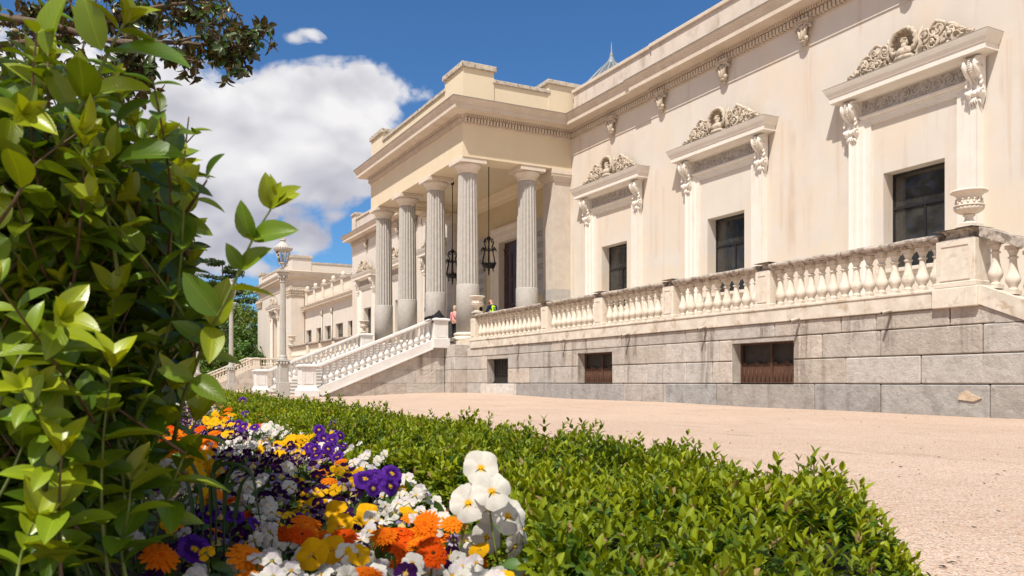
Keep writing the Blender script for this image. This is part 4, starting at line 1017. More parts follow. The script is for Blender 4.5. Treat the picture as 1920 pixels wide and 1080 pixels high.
def stair_balustrade(y, label, xa, xb, ztop, zbot, nb, mats, gz0, slope, nm='stair_balustrade', group='white balustrades of the entrance stair', bm=None, n_w=.62):
    t = thing(nm, label, 'balustrade', ((xa+xb)/2, y, gz0), group); wm = mats
    b = MB(); b.prism([(xa-.12, zbot-.0), (xa-.12, zbot+.02), (xa-.02, zbot+.32), (xb, zbot+.34+slope*(xb-xa)), (xb, zbot+.0+slope*(xb-xa)-.02), (xa+.15, zbot-.0)], (0, y-.26, 0), (1, 0, 0), (0, 0, 1), (0, 1, 0), .52)
    b.prism([(xa+.12, zbot-.03), (xb, zbot-.03+slope*(xb-xa)-.05), (xb, zbot+.03+slope*(xb-xa)-.05), (xa+.12, zbot+.03)], (0, y-.285, 0), (1, 0, 0), (0, 0, 1), (0, 1, 0), .57)
    b.build('sloping_string', wm, t)
    b = MB(); L = ztop - slope*(xb-xa)
    sl_prism(b, xa-.05, xb+.02, L-.02, -.145, -.10, y, .30, slope); sl_prism(b, xa-.05, xb+.02, L-.02, -.10, -.02, y, .42, slope); sl_prism(b, xa-.05, xb+.02, L-.02, -.02, .01, y, .34, slope)
    b.build('handrail', wm, t)
    for q in range(nb):
        x = xa + .14 + (q+.5)*(xb-xa-.16)/nb; zz = zbot + .30 + slope*(x-xa); zh = L-.02-.12 + slope*(x-xa) - zz
        o = link('baluster', bm or bal_new, t); o.location = Vector((x, y, zz)) - rootloc(t); o.scale.z = zh/.90 + .03
    newel(xa-.44, y, gz0, L + .0, n_w, True, wm).build('newel_post', wm, t)
    newel(xb+.36, y, zbot + slope*(xb-xa) - .02, ztop + .02, n_w+.04, False, wm).build('newel_post', wm, t)
    return t
stair_balustrade(34.42, 'white stair balustrade with a black jacket on its top newel, nearer of the two', 8.78, 13.80, 3.50, .17, 18, M['whitestone'], .06, SLP)
stair_balustrade(46.25, 'white stair balustrade on the far side of the entrance stair, behind the lamp post', 9.15, 14.17, 3.45, .13, 18, M['whitestone'], 0.0, SLP)
# stair of the far pavilion
ps = thing('pavilion_stair', 'small distant stone stair descending from the pavilion terrace', 'stairs', (14, 94, 0), None)
b = MB(); n = 14
for i in range(n):
    x = 11.6 + 4.9*i/n; b.box(x, 92.2, -.6, 17.2, 96, -.1 + 2.45*(i+1)/n)
b.build('steps', M['step'], ps)
b = MB()
for (z0, z1) in ((-.9, .6), (.6, 1.2), (1.2, 1.8), (1.8, 2.35)):
    x = 12.0 + max(0, (z0-.1))/.47
    while x < 21:
        x2 = min(21., x + rnd.uniform(1.2, 2.2)); p = clip([(x+.01, z0), (x2-.01, z0), (x2-.01, z1-.01), (x+.01, z1-.01)], -.47, 1, .1-.47*12)
        if len(p) > 2: b.prism(p, (0, 91.7, 0), (1, 0, 0), (0, 0, 1), (0, 1, 0), .4, 0, tone())
        x = x2
    y = 69.5
    while y < 91.7:
        y2 = min(91.7, y+rnd.uniform(1.4, 2.6)); b.cbox(17.6, y+.01, z0, 18, y2-.01, z1-.01, .02, 0, tone()); y = y2
b.box(17.7, 69.5, 2.1, 22.5, 108, 2.3); b.box(16.6, 91.9, 1.9, 18, 100, 2.3)
b.build('granite_podium', M['granite'], ps)
stair_balustrade(92.0, 'distant cream balustrade sloping down at the pavilion stair, nearer side', 11.9, 16.5, 3.30, .12, 14, M['balust'], -.3, .43, 'stair_balustrade', 'balustrades of the pavilion stair', bal_old)
stair_balustrade(96.2, 'distant cream balustrade sloping down at the pavilion stair, farther side', 11.9, 16.5, 3.40, .15, 14, M['balust'], -.3, .43, 'stair_balustrade', 'balustrades of the pavilion stair', bal_old)
pl = thing('landing_balustrade', 'level cream balustrade on the landing before the distant pavilion', 'balustrade', (18.5, 92, 2.3))
b = MB(); b.box(17.2, 91.8, 3.18, 22, 92.2, 3.32); b.build('handrail', M['balust'], pl)
b = MB(); b.box(17.2, 91.75, 2.28, 22, 92.25, 2.45); b.build('base_course', M['balust'], pl)
for q in range(15):
    o = link('baluster', bal_old, pl); o.location = Vector((17.35 + q*.3, 92, 2.44)) - rootloc(pl); o.scale.z = .84
# ================================================================== connecting wing and pavilion
LX = 21.9
wing = thing('connecting_wing', 'lower cream wing with five small windows and a balustraded roof edge', 'building wing', (LX, 80.5, 0))
wz = [(onX(p1, LX), onX(p0, LX)) for p0, p1 in ((574, 584), (593, 602), (609, 620), (629, 643), (652, 666))]
wo_ = [(a, c, 3.6, 6.3) for a, c in wz]
b = MB(); wall_sheet(b, LX, BY1-.1, 91.4, 0, 8.7, wo_, .35)
b.quad((LX, BY1, 8.7), (LX, 91.4, 8.7), (32, 91.4, 8.7), (32, BY1, 8.7)); b.build('facade_wall', M['plaster'], wing, recalc=False)
b = MB(); b.sweep([(LX, BY1-.05), (LX, 91.0)], [(0, 8.35), (.06, 8.38), (.08, 8.45), (.5, 8.5), (.5, 8.64), (.58, 8.72), (.62, 8.82), (0, 8.9)]); b.build('cornice', M['cornice'], wing)
b = MB(); b.box(LX-.02, BY1, 8.85, LX+.35, 91, 9.05); b.build('roof_kerb', M['balust'], wing)
b = MB(); b.box(LX-.06, BY1, 10.35, LX+.4, 91, 10.5); b.build('roof_rail', M['railtop'], wing)
b = MB(); ys = [BY1+.4 + i*3.45 for i in range(7)]
for y in ys:
    b = MB(); b.cbox(LX-.05, y-.3, 9.0, LX+.38, y+.3, 10.55, .02); b.cbox(LX-.1, y-.36, 10.55, LX+.43, y+.36, 10.66, .02); b.ball((LX+.16, y, 10.85), (.22, .25, .26), 8, 6); b.build('roof_pedestal', M['balust'], wing)
b = MB()
for a, c in zip(ys[:-1], ys[1:]):
    b.box(LX+.28, a+.3, 9.05, LX+.3, c-.3, 10.35) if False else None
    n = 9
    for q in range(n):
        y = a+.45 + q*(c-a-.9)/(n-1); b = MB(); b.lathe([(.07, 9.05), (.09, 9.2), (.14, 9.45), (.07, 9.9), (.07, 10.1), (.1, 10.35)], LX+.16, y, 0, 6, 0, True, 0, 0, False); b.build('roof_baluster', M['balust'], wing)
for a, c in wz:
    b = MB(); x = LX+.3; b.box(x, a, 3.6, x+.05, a+.07, 6.3); b.box(x, c-.07, 3.6, x+.05, c, 6.3); b.box(x, a, 6.23, x+.05, c, 6.3); b.box(x, a, 5.2, x+.05, c, 5.3); b.box(x, (a+c)/2-.03, 3.6, x+.05, (a+c)/2+.03, 5.2)
    w = b.build('window', M['darkmetal'], wing); b = MB(); b.quad((x+.03, c, 3.6), (x+.03, a, 3.6), (x+.03, a, 6.3), (x+.03, c, 6.3)); b.build('glass_pane', M['glass'], w, recalc=False)
    b = MB(); b.box(x+.3, a-.2, 3.4, x+.35, c+.2, 6.5); b.build('window_blind', M['curtain'], w)
for px in (603.5, 622):
    y = onX(px, LX-.1); b = MB(); b.tube([(LX-.1, y, 2.3), (LX-.1, y, 7.4)], .075, 8); b.lathe([(.1, 7.4), (.14, 7.5), (.16, 7.75), (.08, 7.9)], LX-.12, y, 0, 8); b.build('downpipe', M['pipe'], wing)
VX, VY0, VY1 = 20.5, 91.3, 110.0
pav = thing('corner_pavilion', 'square cream end pavilion with carved pilaster capitals at the far end of the palace', 'pavilion', (VX, 100, 0))
b = MB(); wall_sheet(b, VX, VY0, VY1, 0, 12., [(98.5, 101.4, 2.3, 8.2)], .6)
b.quad((VX, VY0, 0), (38, VY0, 0), (38, VY0, 12), (VX, VY0, 12)); b.quad((VX, VY1, 0), (38, VY1, 0), (38, VY1, 12), (VX, VY1, 12)); b.quad((38, VY0, 0), (38, VY1, 0), (38, VY1, 12), (38, VY0, 12))
b.build('facade_wall', M['plaster'], pav, recalc=False)
path = [(38, VY0), (VX, VY0), (VX, VY1), (38, VY1)]
b = MB(); b.sweep(path, [(0, 11.0), (.05, 11.02), (.08, 11.2), (.02, 11.22), (.02, 11.9), (.12, 11.95), (.2, 12.1), (.6, 12.2), (.6, 12.4), (.75, 12.6), (.78, 12.7), (0, 12.85)]); b.build('cornice', M['cornice'], pav)
b = MB(); b.box(VX+.05, VY0+2, 12.7, VX+.5, VY1-2, 13.7); b.box(VX+2, VY0+.05, 12.7, 30, VY0+.5, 13.7)
for (x0, y0, x1, y1) in ((VX, VY0, VX+2.1, VY0+2.2), (VX, VY1-2, VX+2, VY1), (30, VY0, 32, VY0+2)): b.box(x0, y0, 12.7, x1, y1, 14.2)
b.build('parapet', M['plaster'], pav)
b = MB(); b.box(VX-.02, VY0+2.2, 13.7, VX+.58, VY1-2, 13.86); b.box(VX+2.1, VY0-.02, 13.7, 30, VY0+.58, 13.86)
for (x0, y0, x1, y1) in ((VX, VY0, VX+2.1, VY0+2.2), (VX, VY1-2, VX+2, VY1), (30, VY0, 32, VY0+2)): b.cbox(x0-.12, y0-.12, 14.2, x1+.12, y1+.12, 14.5, .02)
b.build('parapet_coping', M['coping'], pav)
b = MB(); b.box(VX+.3, VY0+.3, 12.4, 37.8, VY1-.3, 12.7); b.build('flat_roof', M['roof'], pav)
for (x0, y0, x1, y1) in ((VX-.12, VY0-.12, VX+1.3, VY0+1.9), (VX-.12, VY1-2., VX+.5, VY1+.1)):
    b = MB(); b.box(x0, y0, 1, x1, y1, 10.0); o = b.build('wall_pilaster', M['plaster'], pav)
    b = MB(); b.box(x0-.05, y0-.05, 9.95, x1+.05, y1+.05, 10.08); b.box(x0-.22, y0-.22, 10.85, x1+.2, y1+.2, 11.02); rr = random.Random(2)
    for e, z in ((.02, 10.2), (.08, 10.45), (.14, 10.7)):
        for q in range(9):
            yy = y0 - e + (y1-y0+2*e)*q/8; b.ball((x0-e, yy, z), (.13, .17, .2), 6, 5)
            xx = x0 - e + (x1-x0+e)*q/8; b.ball((xx, y0-e, z), (.15, .13, .2), 6, 5)
    for s in (y0, y1): b.ball((x0-.15, s, 10.65), (.22, .22, .22), 8, 6)
    b.ball((x1+.1, y0-.15, 10.65), (.22, .22, .22), 8, 6)
    b.build('pilaster_capital', M['relief'], o)
o = copy_tree(s0); o.parent = pav; o.location = (0, 99.95-100, 0)
b = MB(); b.box(VX+.55, 98.5, 2.3, VX+.6, 101.4, 8.2); b.build('shuttered_door', M['curtain'], pav)
# ================================================================== lamp posts
def lamp(px, d, label, first=None, h=5.45):
    p = atd(px, YH, d); x, y = p.x, p.y; z = gz(x, y)
    if first is not None:
        o = copy_tree(first); o.location = (x, y, z); tag(o, label, 'lamp post'); return o
    t = thing('lamp_post', label, 'lamp post', (x, y, z), 'lamp posts beside the stairs'); L = Vector((x, y, z))
    b = MB(); k = h/5.45
    b.cbox(-.20, -.20, -.1, .20, .20, .46, .012); b.cbox(-.165, -.165, .46, .165, .165, 1.22, .035); b.cbox(-.21, -.21, 1.22, .21, .21, 1.28, .01); b.cbox(-.185, -.185, .46, .185, .185, .5, .01)
    for (dx, dy) in ((1, 0), (-1, 0), (0, 1), (0, -1)):
        for q in (-.1, 0, .1): b.ball((dx*.18 + dy*q, dy*.18 + dx*q, 1.16), (.05, .05, .06), 6, 4)
        for a in (-.09, .09):
            u0 = (dx*.168 + dy*(a-.012), dy*.168 + dx*(a-.012)); u1 = (dx*.15 + dy*(a+.012), dy*.15 + dx*(a+.012)); b.box(u0[0], u0[1], .6, u1[0], u1[1], 1.1)
    b.lathe([(.19, 1.28), (.17, 1.31), (.13, 1.33), (.15, 1.37), (.13, 1.42), (.115, 1.44)], 0, 0, 0, 20)
    b.lathe([(.112, 1.44), (.105, 2.2), (.092, 3.95)], 0, 0, 0, 48, 0, False, 16, .10)
    b.lathe([(.10, 3.95), (.115, 3.98), (.10, 4.0), (.10, 4.12), (.15, 4.22), (.19, 4.27), (.19, 4.30)], 0, 0, 0, 16); b.cbox(-.21, -.21, 4.30, .21, .21, 4.38, .015)
    for q in range(8):
        a = q*PI/4; b.ball((.13*math.cos(a), .13*math.sin(a), 4.14), (.045, .045, .08), 6, 4)
    b.build('post', M['lamppaint'], t, local=True)
    b = MB(); n = 8
    for q in range(4): a = q*PI/2 + .4; b.tube([(.05*math.cos(a), .05*math.sin(a), 4.37), (.03*math.cos(a), .03*math.sin(a), 4.47), (.14*math.cos(a), .14*math.sin(a), 4.62)], .014, 5)
    b.lathe([(.145, 4.60), (.155, 4.61), (.155, 4.64), (.145, 4.645)], 0, 0, 0, n); b.lathe([(.245, 5.02), (.26, 5.03), (.26, 5.07), (.245, 5.08)], 0, 0, 0, n)
    for q in range(n): a = 2*PI*q/n; b.tube([(.15*math.cos(a), .15*math.sin(a), 4.62), (.25*math.cos(a), .25*math.sin(a), 5.05)], .012, 5)
    b.lathe([(.03, 4.62), (.03, 4.75), (.05, 4.78), (.045, 4.9), (.0, 4.95)], 0, 0, 0, 8)
    ln = b.build('lantern_frame', M['lamppaint'], t, local=True)
    b = MB(); V = [(r*math.cos(2*PI*q/n), r*math.sin(2*PI*q/n), z) for r, z in ((.147, 4.63), (.245, 5.04)) for q in range(n)]; b.add(V, [(q, (q+1) % n, n+(q+1) % n, n+q) for q in range(n)]); b.build('lantern_glass', M['lampglass'], ln, local=True)
    b = MB(); b.lathe([(.29, 5.06), (.31, 5.08), (.30, 5.14), (.25, 5.2), (.2, 5.27), (.12, 5.33), (.08, 5.36), (.075, 5.40), (.10, 5.41), (.10, 5.44), (.07, 5.46)], 0, 0, 0, 24)
    for q in range(24): a = 2*PI*q/24; b.ball((.305*math.cos(a), .305*math.sin(a), 5.14), (.028, .028, .05), 6, 4)
    for q in range(6): a = PI*q/3; b.ball((.075*math.cos(a), .075*math.sin(a), 5.48), (.022, .022, .035), 5, 4)
    b.build('lantern_cap', M['lampwhite'], t, local=True)
    for c in t.children: c.scale = (k, k, k)
    return t
l0 = lamp(530.5, 29.0, 'tall grey lamp post with crowned lantern in front of the entrance stair')
lamp(433.5, 40.2, 'grey lamp post with crowned lantern before the trees, second along the path', l0)
lamp(371, 56., 'most distant lamp post, its lantern hidden by the shrub leaves', l0)
# ================================================================== hanging lanterns
def lantern(x, y, label, first=None):
    zt, zb = 7.62, 5.85
    if first is not None:
        o = copy_tree(first); o.location = (x, y, zt); tag(o, label, 'lantern'); return o
    t = thing('hanging_lantern', label, 'lantern', (x, y, zt), 'wrought iron lanterns hanging in the portico'); b = MB()
    b.tube([(0, 0, .0), (0, 0, 11.25-zt)], .022, 6); b.lathe([(.08, 11.1-zt), (.1, 11.2-zt), (.1, 11.25-zt)], 0, 0, 0, 8); b.build('hanging_rod', M['iron'], t, local=True)
    b = MB(); n = 6
    b.ball((0, 0, -.02), (.11, .11, .12), 8, 6)
    for q in range(n):
        a = 2*PI*q/n; c_, s_ = math.cos(a), math.sin(a)
        def pt(r, z): return (r*c_, r*s_, z)
        b.tube([pt(.05, -.02), pt(.2, -.04), pt(.27, -.18), pt(.22, -.32), pt(.16, -.42), pt(.25, -.52)], .022, 5)
        b.tube([pt(.18, -.55), pt(.3, -.54), pt(.38, -.5), pt(.41, -.56), pt(.38, -.62)], .022, 5)
        b.tube([pt(.25, -.56), pt(.24, -.72), pt(.30, -.95), pt(.33, -1.1), pt(.33, -1.25)], .024, 5)
        b.tube([pt(.3, -1.38), pt(.22, -1.48), pt(.24, -1.58), pt(.28, -1.54)], .018, 5)
        b.ball(pt(.16, -.15), (.04, .04, .05), 5, 4); b.ball(pt(.3, -.46), (.035, .035, .05), 5, 4)
    b.lathe([(.25, -.58), (.27, -.58), (.27, -.53), (.25, -.53)], 0, 0, 0, 24, 0, True, 0, 0, False)
    b.lathe([(.335, -1.22), (.33, -1.3), (.28, -1.40), (.1, -1.45), (.03, -1.46), (.05, -1.5), (.06, -1.55), (.03, -1.6), (.04, -1.66), (.02, -1.78), (.0, -1.8)], 0, 0, 0, 18)
    for q in range(18): a = 2*PI*q/18; b.ball((.335*math.cos(a), .335*math.sin(a), -1.2), (.03, .03, .05), 5, 4)
    b.tube([(0, 0, -1.42), (0, 0, -1.2), (0, 0, -.95)], [.05, .03, .02], 6); b.tube([(0, 0, -.2), (0, 0, -.75), (0, 0, -.9)], [.02, .025, .06], 6)
    b.build('iron_cage', M['iron'], t, local=True)
    b = MB(); b.ball((0, 0, -1.0), (.06, .06, .1), 8, 6); b.build('bulb', M['lampglass'], t, local=True)
    return t
L0 = lantern(17.5, 36.22, 'black wrought iron lantern hanging beside the entrance door')
lantern(17.5, 40.62, 'black wrought iron lantern half hidden behind the corner columns', L0)
# ================================================================== jacket on the newel
b = MB(); rr = random.Random(4); nx, ny = 30, 22; V = []
for j in range(ny+1):
    for i in range(nx+1):
        u, v = i/nx, j/ny; x = 13.72 + .86*u; y = 34.14 + .56*v
        e = max(0, abs(v-.5)*2)**4*.15 + (max(0, .22-u)/.22)**1.5*.12 + (max(0, u-.93)/.07)**2*.1
        z = 3.545 + .17*math.sin(PI*min(1, u*1.15))**1.2*math.sin(PI*v)**.5 + .16*math.exp(-((u-.55)/.14)**2 - ((v-.5)/.5)**2) - e + .035*math.sin(u*17+v*5) * math.sin(v*11) + .02*math.sin(u*31-v*7)
        V.append((x + .03*math.sin(v*9), y + .03*math.sin(u*11), z))
F = [(j*(nx+1)+i, j*(nx+1)+i+1, (j+1)*(nx+1)+i+1, (j+1)*(nx+1)+i) for j in range(ny) for i in range(nx)]
b.add(V, F, 0, True)
jk = b.build('jacket', M['black']); tag(jk, 'black jacket left crumpled on the white newel post', 'jacket')
mod = jk.modifiers.new('thickness', 'SOLIDIFY'); mod.thickness = .03
b = MB(); b.tube([(13.80, 34.2, 3.52), (13.66, 34.16, 3.56), (13.50, 34.2, 3.51), (13.42, 34.25, 3.46)], [.05, .065, .06, .045], 8)
b.build('sleeve', M['black'], jk)
# ================================================================== people
def skin_body(name, joints, edges, mat, parent=None, sub=2, root=0):
    me = bpy.data.meshes.new(name); off = rootloc(parent) if parent is not None else Vector()
    me.from_pydata([Vector(j[:3]) - off for j in joints], edges, []); o = link(name, me, parent); me.materials.append(mat)
    sk = o.modifiers.new('skin', 'SKIN'); sk.use_smooth_shade = True
    sd = o.modifiers.new('smooth', 'SUBSURF'); sd.levels = sd.render_levels = sub
    for i, v in enumerate(me.skin_vertices[0].data):
        r = joints[i][3]; v.radius = r if hasattr(r, '__len__') else (r, r); v.use_root = (i == root)
    return o
def person(base, yaw, label, H, top, legs, hair, lean=0., pose='stand', shoes=None, extra=None):
    t = thing('person', label, 'person', base); k = H/1.75; Rm = Matrix.Rotation(yaw, 3, 'Z'); B = Vector(base)
    def P(x, y, z, r):    # x forward, y left; leans from the hips
        if z > .95 and lean:
            a = lean; dx, dz = x, z-.95; x, z = dx*math.cos(a) + dz*math.sin(a), .95 + dz*math.cos(a) - dx*math.sin(a)
        v = Rm @ Vector((x*k, y*k, z*k)); rr = tuple(q*k for q in r) if hasattr(r, '__len__') else r*k
        return (B.x+v.x, B.y+v.y, B.z+v.z, rr)
    af = .10 if pose == 'stand' else .38
    ae = (.06, .24, 1.12) if pose == 'stand' else (.12, .26, 1.16)
    ah = (.20, .20, .93) if pose == 'stand' else (.38, .16, 1.05)
    J = [P(0, 0, .95, (.15, .11)), P(0, 0, 1.15, (.13, .10)), P(.0, 0, 1.38, (.16, .105)), P(.01, 0, 1.48, .06), P(.03, 0, 1.56, .058), P(.05, 0, 1.65, (.082, .098)), P(.04, 0, 1.72, (.06, .07))]
    E = [(0, 1), (1, 2), (2, 3), (3, 4), (4, 5), (5, 6)]
    for s in (1, -1):
        a = len(J); J += [P(0, s*.18, 1.40, .055), P(ae[0], s*ae[1], ae[2], .042), P(ah[0], s*ah[1], ah[2], .03), P(ah[0]+.05, s*(ah[1]-.01), ah[2]-.04, (.026, .04))]
        E += [(2, a), (a, a+1), (a+1, a+2), (a+2, a+3)]
        h = len(J) - 1
        for q in range(4): J.append(P(ah[0]+.11+.01*(q in (1, 2)), s*(ah[1]-.01) + (q-1.5)*.018, ah[2]-.10+.01*abs(q-1.5), .009)); E.append((h, len(J)-1))
        J.append(P(ah[0]+.10, s*(ah[1]-.05), ah[2]-.04, .010)); E.append((h, len(J)-1))
        a = len(J); J += [P(0, s*.09, .86, .09), P(.02, s*.10, .48, .058), P(-.02, s*.10, .09, .038), P(.10, s*.115, .03, (.035, .03))]
        E += [(0, a), (a, a+1), (a+1, a+2), (a+2, a+3)]
    skin_body('body', J, E, M['skin'], t)
    J2 = [P(0, 0, .90, (.165, .13)), P(0, 0, 1.12, (.15, .12)), P(0, 0, 1.38, (.175, .125)), P(.005, 0, 1.475, .075)]; E2 = [(0, 1), (1, 2), (2, 3)]
    for s in (1, -1):
        a = len(J2); J2 += [P(0, s*.185, 1.40, .07), P(ae[0], s*ae[1], ae[2], .058), P(ah[0]-.01, s*ah[1], ah[2]+.01, .046)]; E2 += [(2, a), (a, a+1), (a+1, a+2)]
    skin_body('jacket' if top is not M['pink'] else 'jumper', J2, E2, top, t)
    J3 = [P(0, 0, .96, (.16, .12))]; E3 = []
    for s in (1, -1):
        a = len(J3); J3 += [P(0, s*.09, .84, .105), P(.02, s*.10, .48, .075), P(-.02, s*.10, .12, .06)]; E3 += [(0, a), (a, a+1), (a+1, a+2)]
    skin_body('trousers', J3, E3, legs, t)
    for s in (1, -1):
        b = MB(); p = P(.05, s*.11, .035, 0); b.ball(p[:3], (.14*k, .05*k, .045*k), 10, 6, 0, Rm); b.build('shoe', shoes or M['black'], t)
    # face and hair
    hd = Vector(P(.05, 0, 1.65, 0)[:3]); Rl = Rm @ Matrix.Rotation(lean, 3, 'Y')
    def HP(x, y, z): return hd + Rl @ Vector((x*k, y*k, z*k))
    b = MB(); b.tube([HP(.09, 0, .03), HP(.125, 0, -.02), HP(.10, 0, -.03)], [.01*k, .017*k, .012*k], 6)
    for s in (1, -1): b.ball(HP(0, s*.083, -.005), (.02*k, .012*k, .032*k), 6, 5, 0, Rl)
    b.build('face', M['skin'], t)
    b = MB()
    for s in (1, -1): b.ball(HP(.088, s*.033, .02), .011*k, 6, 4)
    b.build('eye', M['black'], t)
    if hair is not None:
        b = MB(); b.ball(HP(-.018, 0, .035), (.108*k, .10*k, .112*k), 14, 10, 0, Rl); b.ball(HP(-.05, 0, -.03), (.075*k, .09*k, .10*k), 12, 8, 0, Rl)
        b.build('hair', hair, t)
    if extra: extra(t, P, HP, Rl, k)
    return t
def strap(t, P, HP, Rl, k):
    b = MB(); b.tube([P(.1, -.17, .98, 0)[:3], P(-.145, -.08, 1.15, 0)[:3], P(-.15, .05, 1.36, 0)[:3], P(-.03, .12, 1.475, 0)[:3], P(.12, .1, 1.38, 0)[:3]], .012*k, 6); b.build('shoulder_strap', M['black'], t)
wpos = atd(852.5, YH, 39.9)
person((wpos.x, wpos.y, ZF), R(35), 'woman in a pink jumper and black trousers behind the corner column', 1.63, M['pink'], M['black'], M['hair'], 0, 'stand', M['black'], strap)
def vest(t, P, HP, Rl, k):
    J = [P(0, 0, .92, (.175, .14)), P(0, 0, 1.12, (.16, .13)), P(0, 0, 1.36, (.185, .135)), P(.0, 0, 1.46, .085)]; skin_body('hi_vis_vest', J, [(0, 1), (1, 2), (2, 3)], M['hivis'], t)
    b = MB()
    for z in (1.17, 1.27): b.prism([(-.09, 0), (.09, 0), (.09, .05), (-.09, .05)], Vector(P(-.142, 0, z, 0)[:3]), Rl @ Vector((0, 1, 0)), Rl @ Vector((0, 0, 1)), Rl @ Vector((-1, 0, 0)), .012)
    b.build('vest_lettering', M['navy'], t)
    b = MB(); b.ball(HP(.068, 0, -.045), (.055*k, .065*k, .055*k), 10, 8, 0, Rl); b.build('face_mask', M['black'], t)
gp = atd(926, YH, 38.6)
person((gp.x, gp.y, ZF), R(100), 'bald guard in a yellow hi-vis vest and black mask behind the balustrade', 1.90, M['navy'], M['navy'], None, .26, 'reach', M['black'], vest)
kp = atd(903, YH, 39.0)
person((kp.x+.0, kp.y, ZF-.02), R(75), 'person in black stooping behind the stone urn, barely visible', 1.56, M['black'], M['black'], M['black'], .3, 'reach')
# ================================================================== foreground: privet shrub
NEARLEAF = leaf_shape(7, 2, .53, .20, .26, .86); MIDLEAF = leaf_shape(4, 1, .46, .2, .2, .92); BOXL = leaf_shape(4, 1, .46, .22, .12, .9); BOXN = leaf_shape(5, 2, .42, .2, .14, .95); TINY = leaf_shape(2, 1, .5, .25, .15, .9)
def rand_dir(n, up=0.): 
    d = RNG.normal(size=(n, 3)); d[:, 2] += up; return unit(d)
def bez(pts, n):
    P = [Vector(p) for p in pts]; out = []
    m = len(P)-1
    for i in range(n+1):
        t = i/n*m; k = min(int(t), m-1); f = t-k
        p0, p1, p2, p3 = P[max(k-1, 0)], P[k], P[k+1], P[min(k+2, m)]
        out.append(.5*((2*p1) + (p2-p0)*f + (2*p0-5*p1+4*p2-p3)*f*f + (3*p1-p0-3*p2+p3)*f**3))
    return out
shrub = thing('privet_shrub', 'tall glossy-leaved privet shrub filling the left foreground', 'shrub', (-.5, 1.1, 0))
LP, LD, LN, LS, LC = [], [], [], [], []
stems = MB()
def leafcol(age):      # 0 young bright .. 1 old dark; inner shade also uses the dark end
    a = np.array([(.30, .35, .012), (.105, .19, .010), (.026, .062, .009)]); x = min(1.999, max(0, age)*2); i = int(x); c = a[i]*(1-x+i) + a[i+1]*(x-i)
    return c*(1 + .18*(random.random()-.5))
def shoot(pts, spacing=.034, L=.056, age=.45, r0=.0025, tip=True, start=.0, col=0, ph=None):
    p = bez(pts, 40); s = 0; acc = spacing*start; k = random.randint(0, 1) if ph is None else ph
    tot = sum((p[i+1]-p[i]).length for i in range(40)); run = 0
    stems.tube(p[::2], [r0*(1 - .65*i/20) for i in range(21)], 6, col)
    for i in range(40):
        seg = (p[i+1]-p[i]).length; run += seg; acc += seg
        if acc < spacing: continue
        acc = 0; t = (p[i+1]-p[i]).normalized(); f = run/tot
        a = t.orthogonal().normalized(); b_ = t.cross(a); th = (k % 2)*PI/2 + random.uniform(-.35, .35) + .5; k += 1
        side = a*math.cos(th) + b_*math.sin(th)
        for sg in (1, -1):
            if random.random() < .07: continue
            d = (side*sg*1.0 + t*random.uniform(.35, .75) + Vector((0, 0, random.uniform(-.22, .12)))).normalized()
            n = (t*1.0 + Vector((0, 0, .55)) - d*.2 + Vector((random.uniform(-.2, .2),)*3)).normalized()
            LP.append(p[i+1]); LD.append(d); LN.append(n); LS.append(L*(1 - .35*max(0, f-.6)/.4)*random.uniform(.8, 1.15)); LC.append(leafcol(age*(1 - .6*f) + random.uniform(-.15, .2)))
    if tip:
        t = (p[-1]-p[-3]).normalized(); a = t.orthogonal().normalized(); b_ = t.cross(a)
        for q in range(4):
            th = q*PI/2; d = (t*1.5 + (a*math.cos(th) + b_*math.sin(th))*.7).normalized(); n = (t - d*.5 - (a*math.cos(th)+b_*math.sin(th))).normalized()
            LP.append(p[-1]); LD.append(d); LN.append(n); LS.append(L*(.75 if q < 2 else .5)); LC.append(leafcol(.0))
def P3(l, d): return [atd(x, y, d if len(q) == 0 else q[0]) for x, y, *q in l]
# shoots that stand out in the photograph
shoot(P3([(325, 830, .95), (345, 745, .93), (385, 640, .9), (409, 592), (447, 513), (473, 450), (508, 392)], .86), .050, .052, .25, .0026, ph=0)
shoot(P3([(330, 430, 1.0), (358, 385), (388, 338)], .9), .040, .045, .5, .0028, False, col=1)
for (x0, y0, x1, y1, L, ag) in ((388, 338, 404, 284, .034, .8), (372, 360, 352, 330, .018, .7), (90, 105, 100, -30, .085, .35), (191, 95, 147, -18, .072, .35), (198, 100, 342, 82, .080, .55), (155, 185, 262, 138, .066, .15), (153, 187, 148, 98, .056, .15), (135, 205, 92, 125, .055, .3), (88, 170, 16, 108, .052, .15), (216, 236, 264, 176, .048, .75), (220, 300, 328, 266, .06, .5), (215, 290, 212, 240, .034, .3), (88, 240, 0, 140, .065, .6), (180, 225, 90, 190, .05, .6)):
    p0, p1 = atd(x0, y0, .82), atd(x1, y1, .80); d = (p1-p0); LP.append(p0); LD.append(d.normalized()); LN.append((Vector((-.25, -.75, .65)) + Vector((random.uniform(-.5, .5), 0, random.uniform(-.3, .3)))).normalized()); LS.append(d.length*1.02); LC.append(leafcol(ag))
shoot(P3([(60, 370, .9), (118, 265), (165, 175), (205, 95), (232, 45)], .82), .075, .058, .3, .0030, True)
shoot(P3([(85, 330, .85), (90, 200), (90, 100)], .82), .09, .05, .4, .0026, False, col=1)
shoot(P3([(150, 360, .95), (185, 300), (226, 230)], .85), .05, .05, .5, .0028, False, col=1)
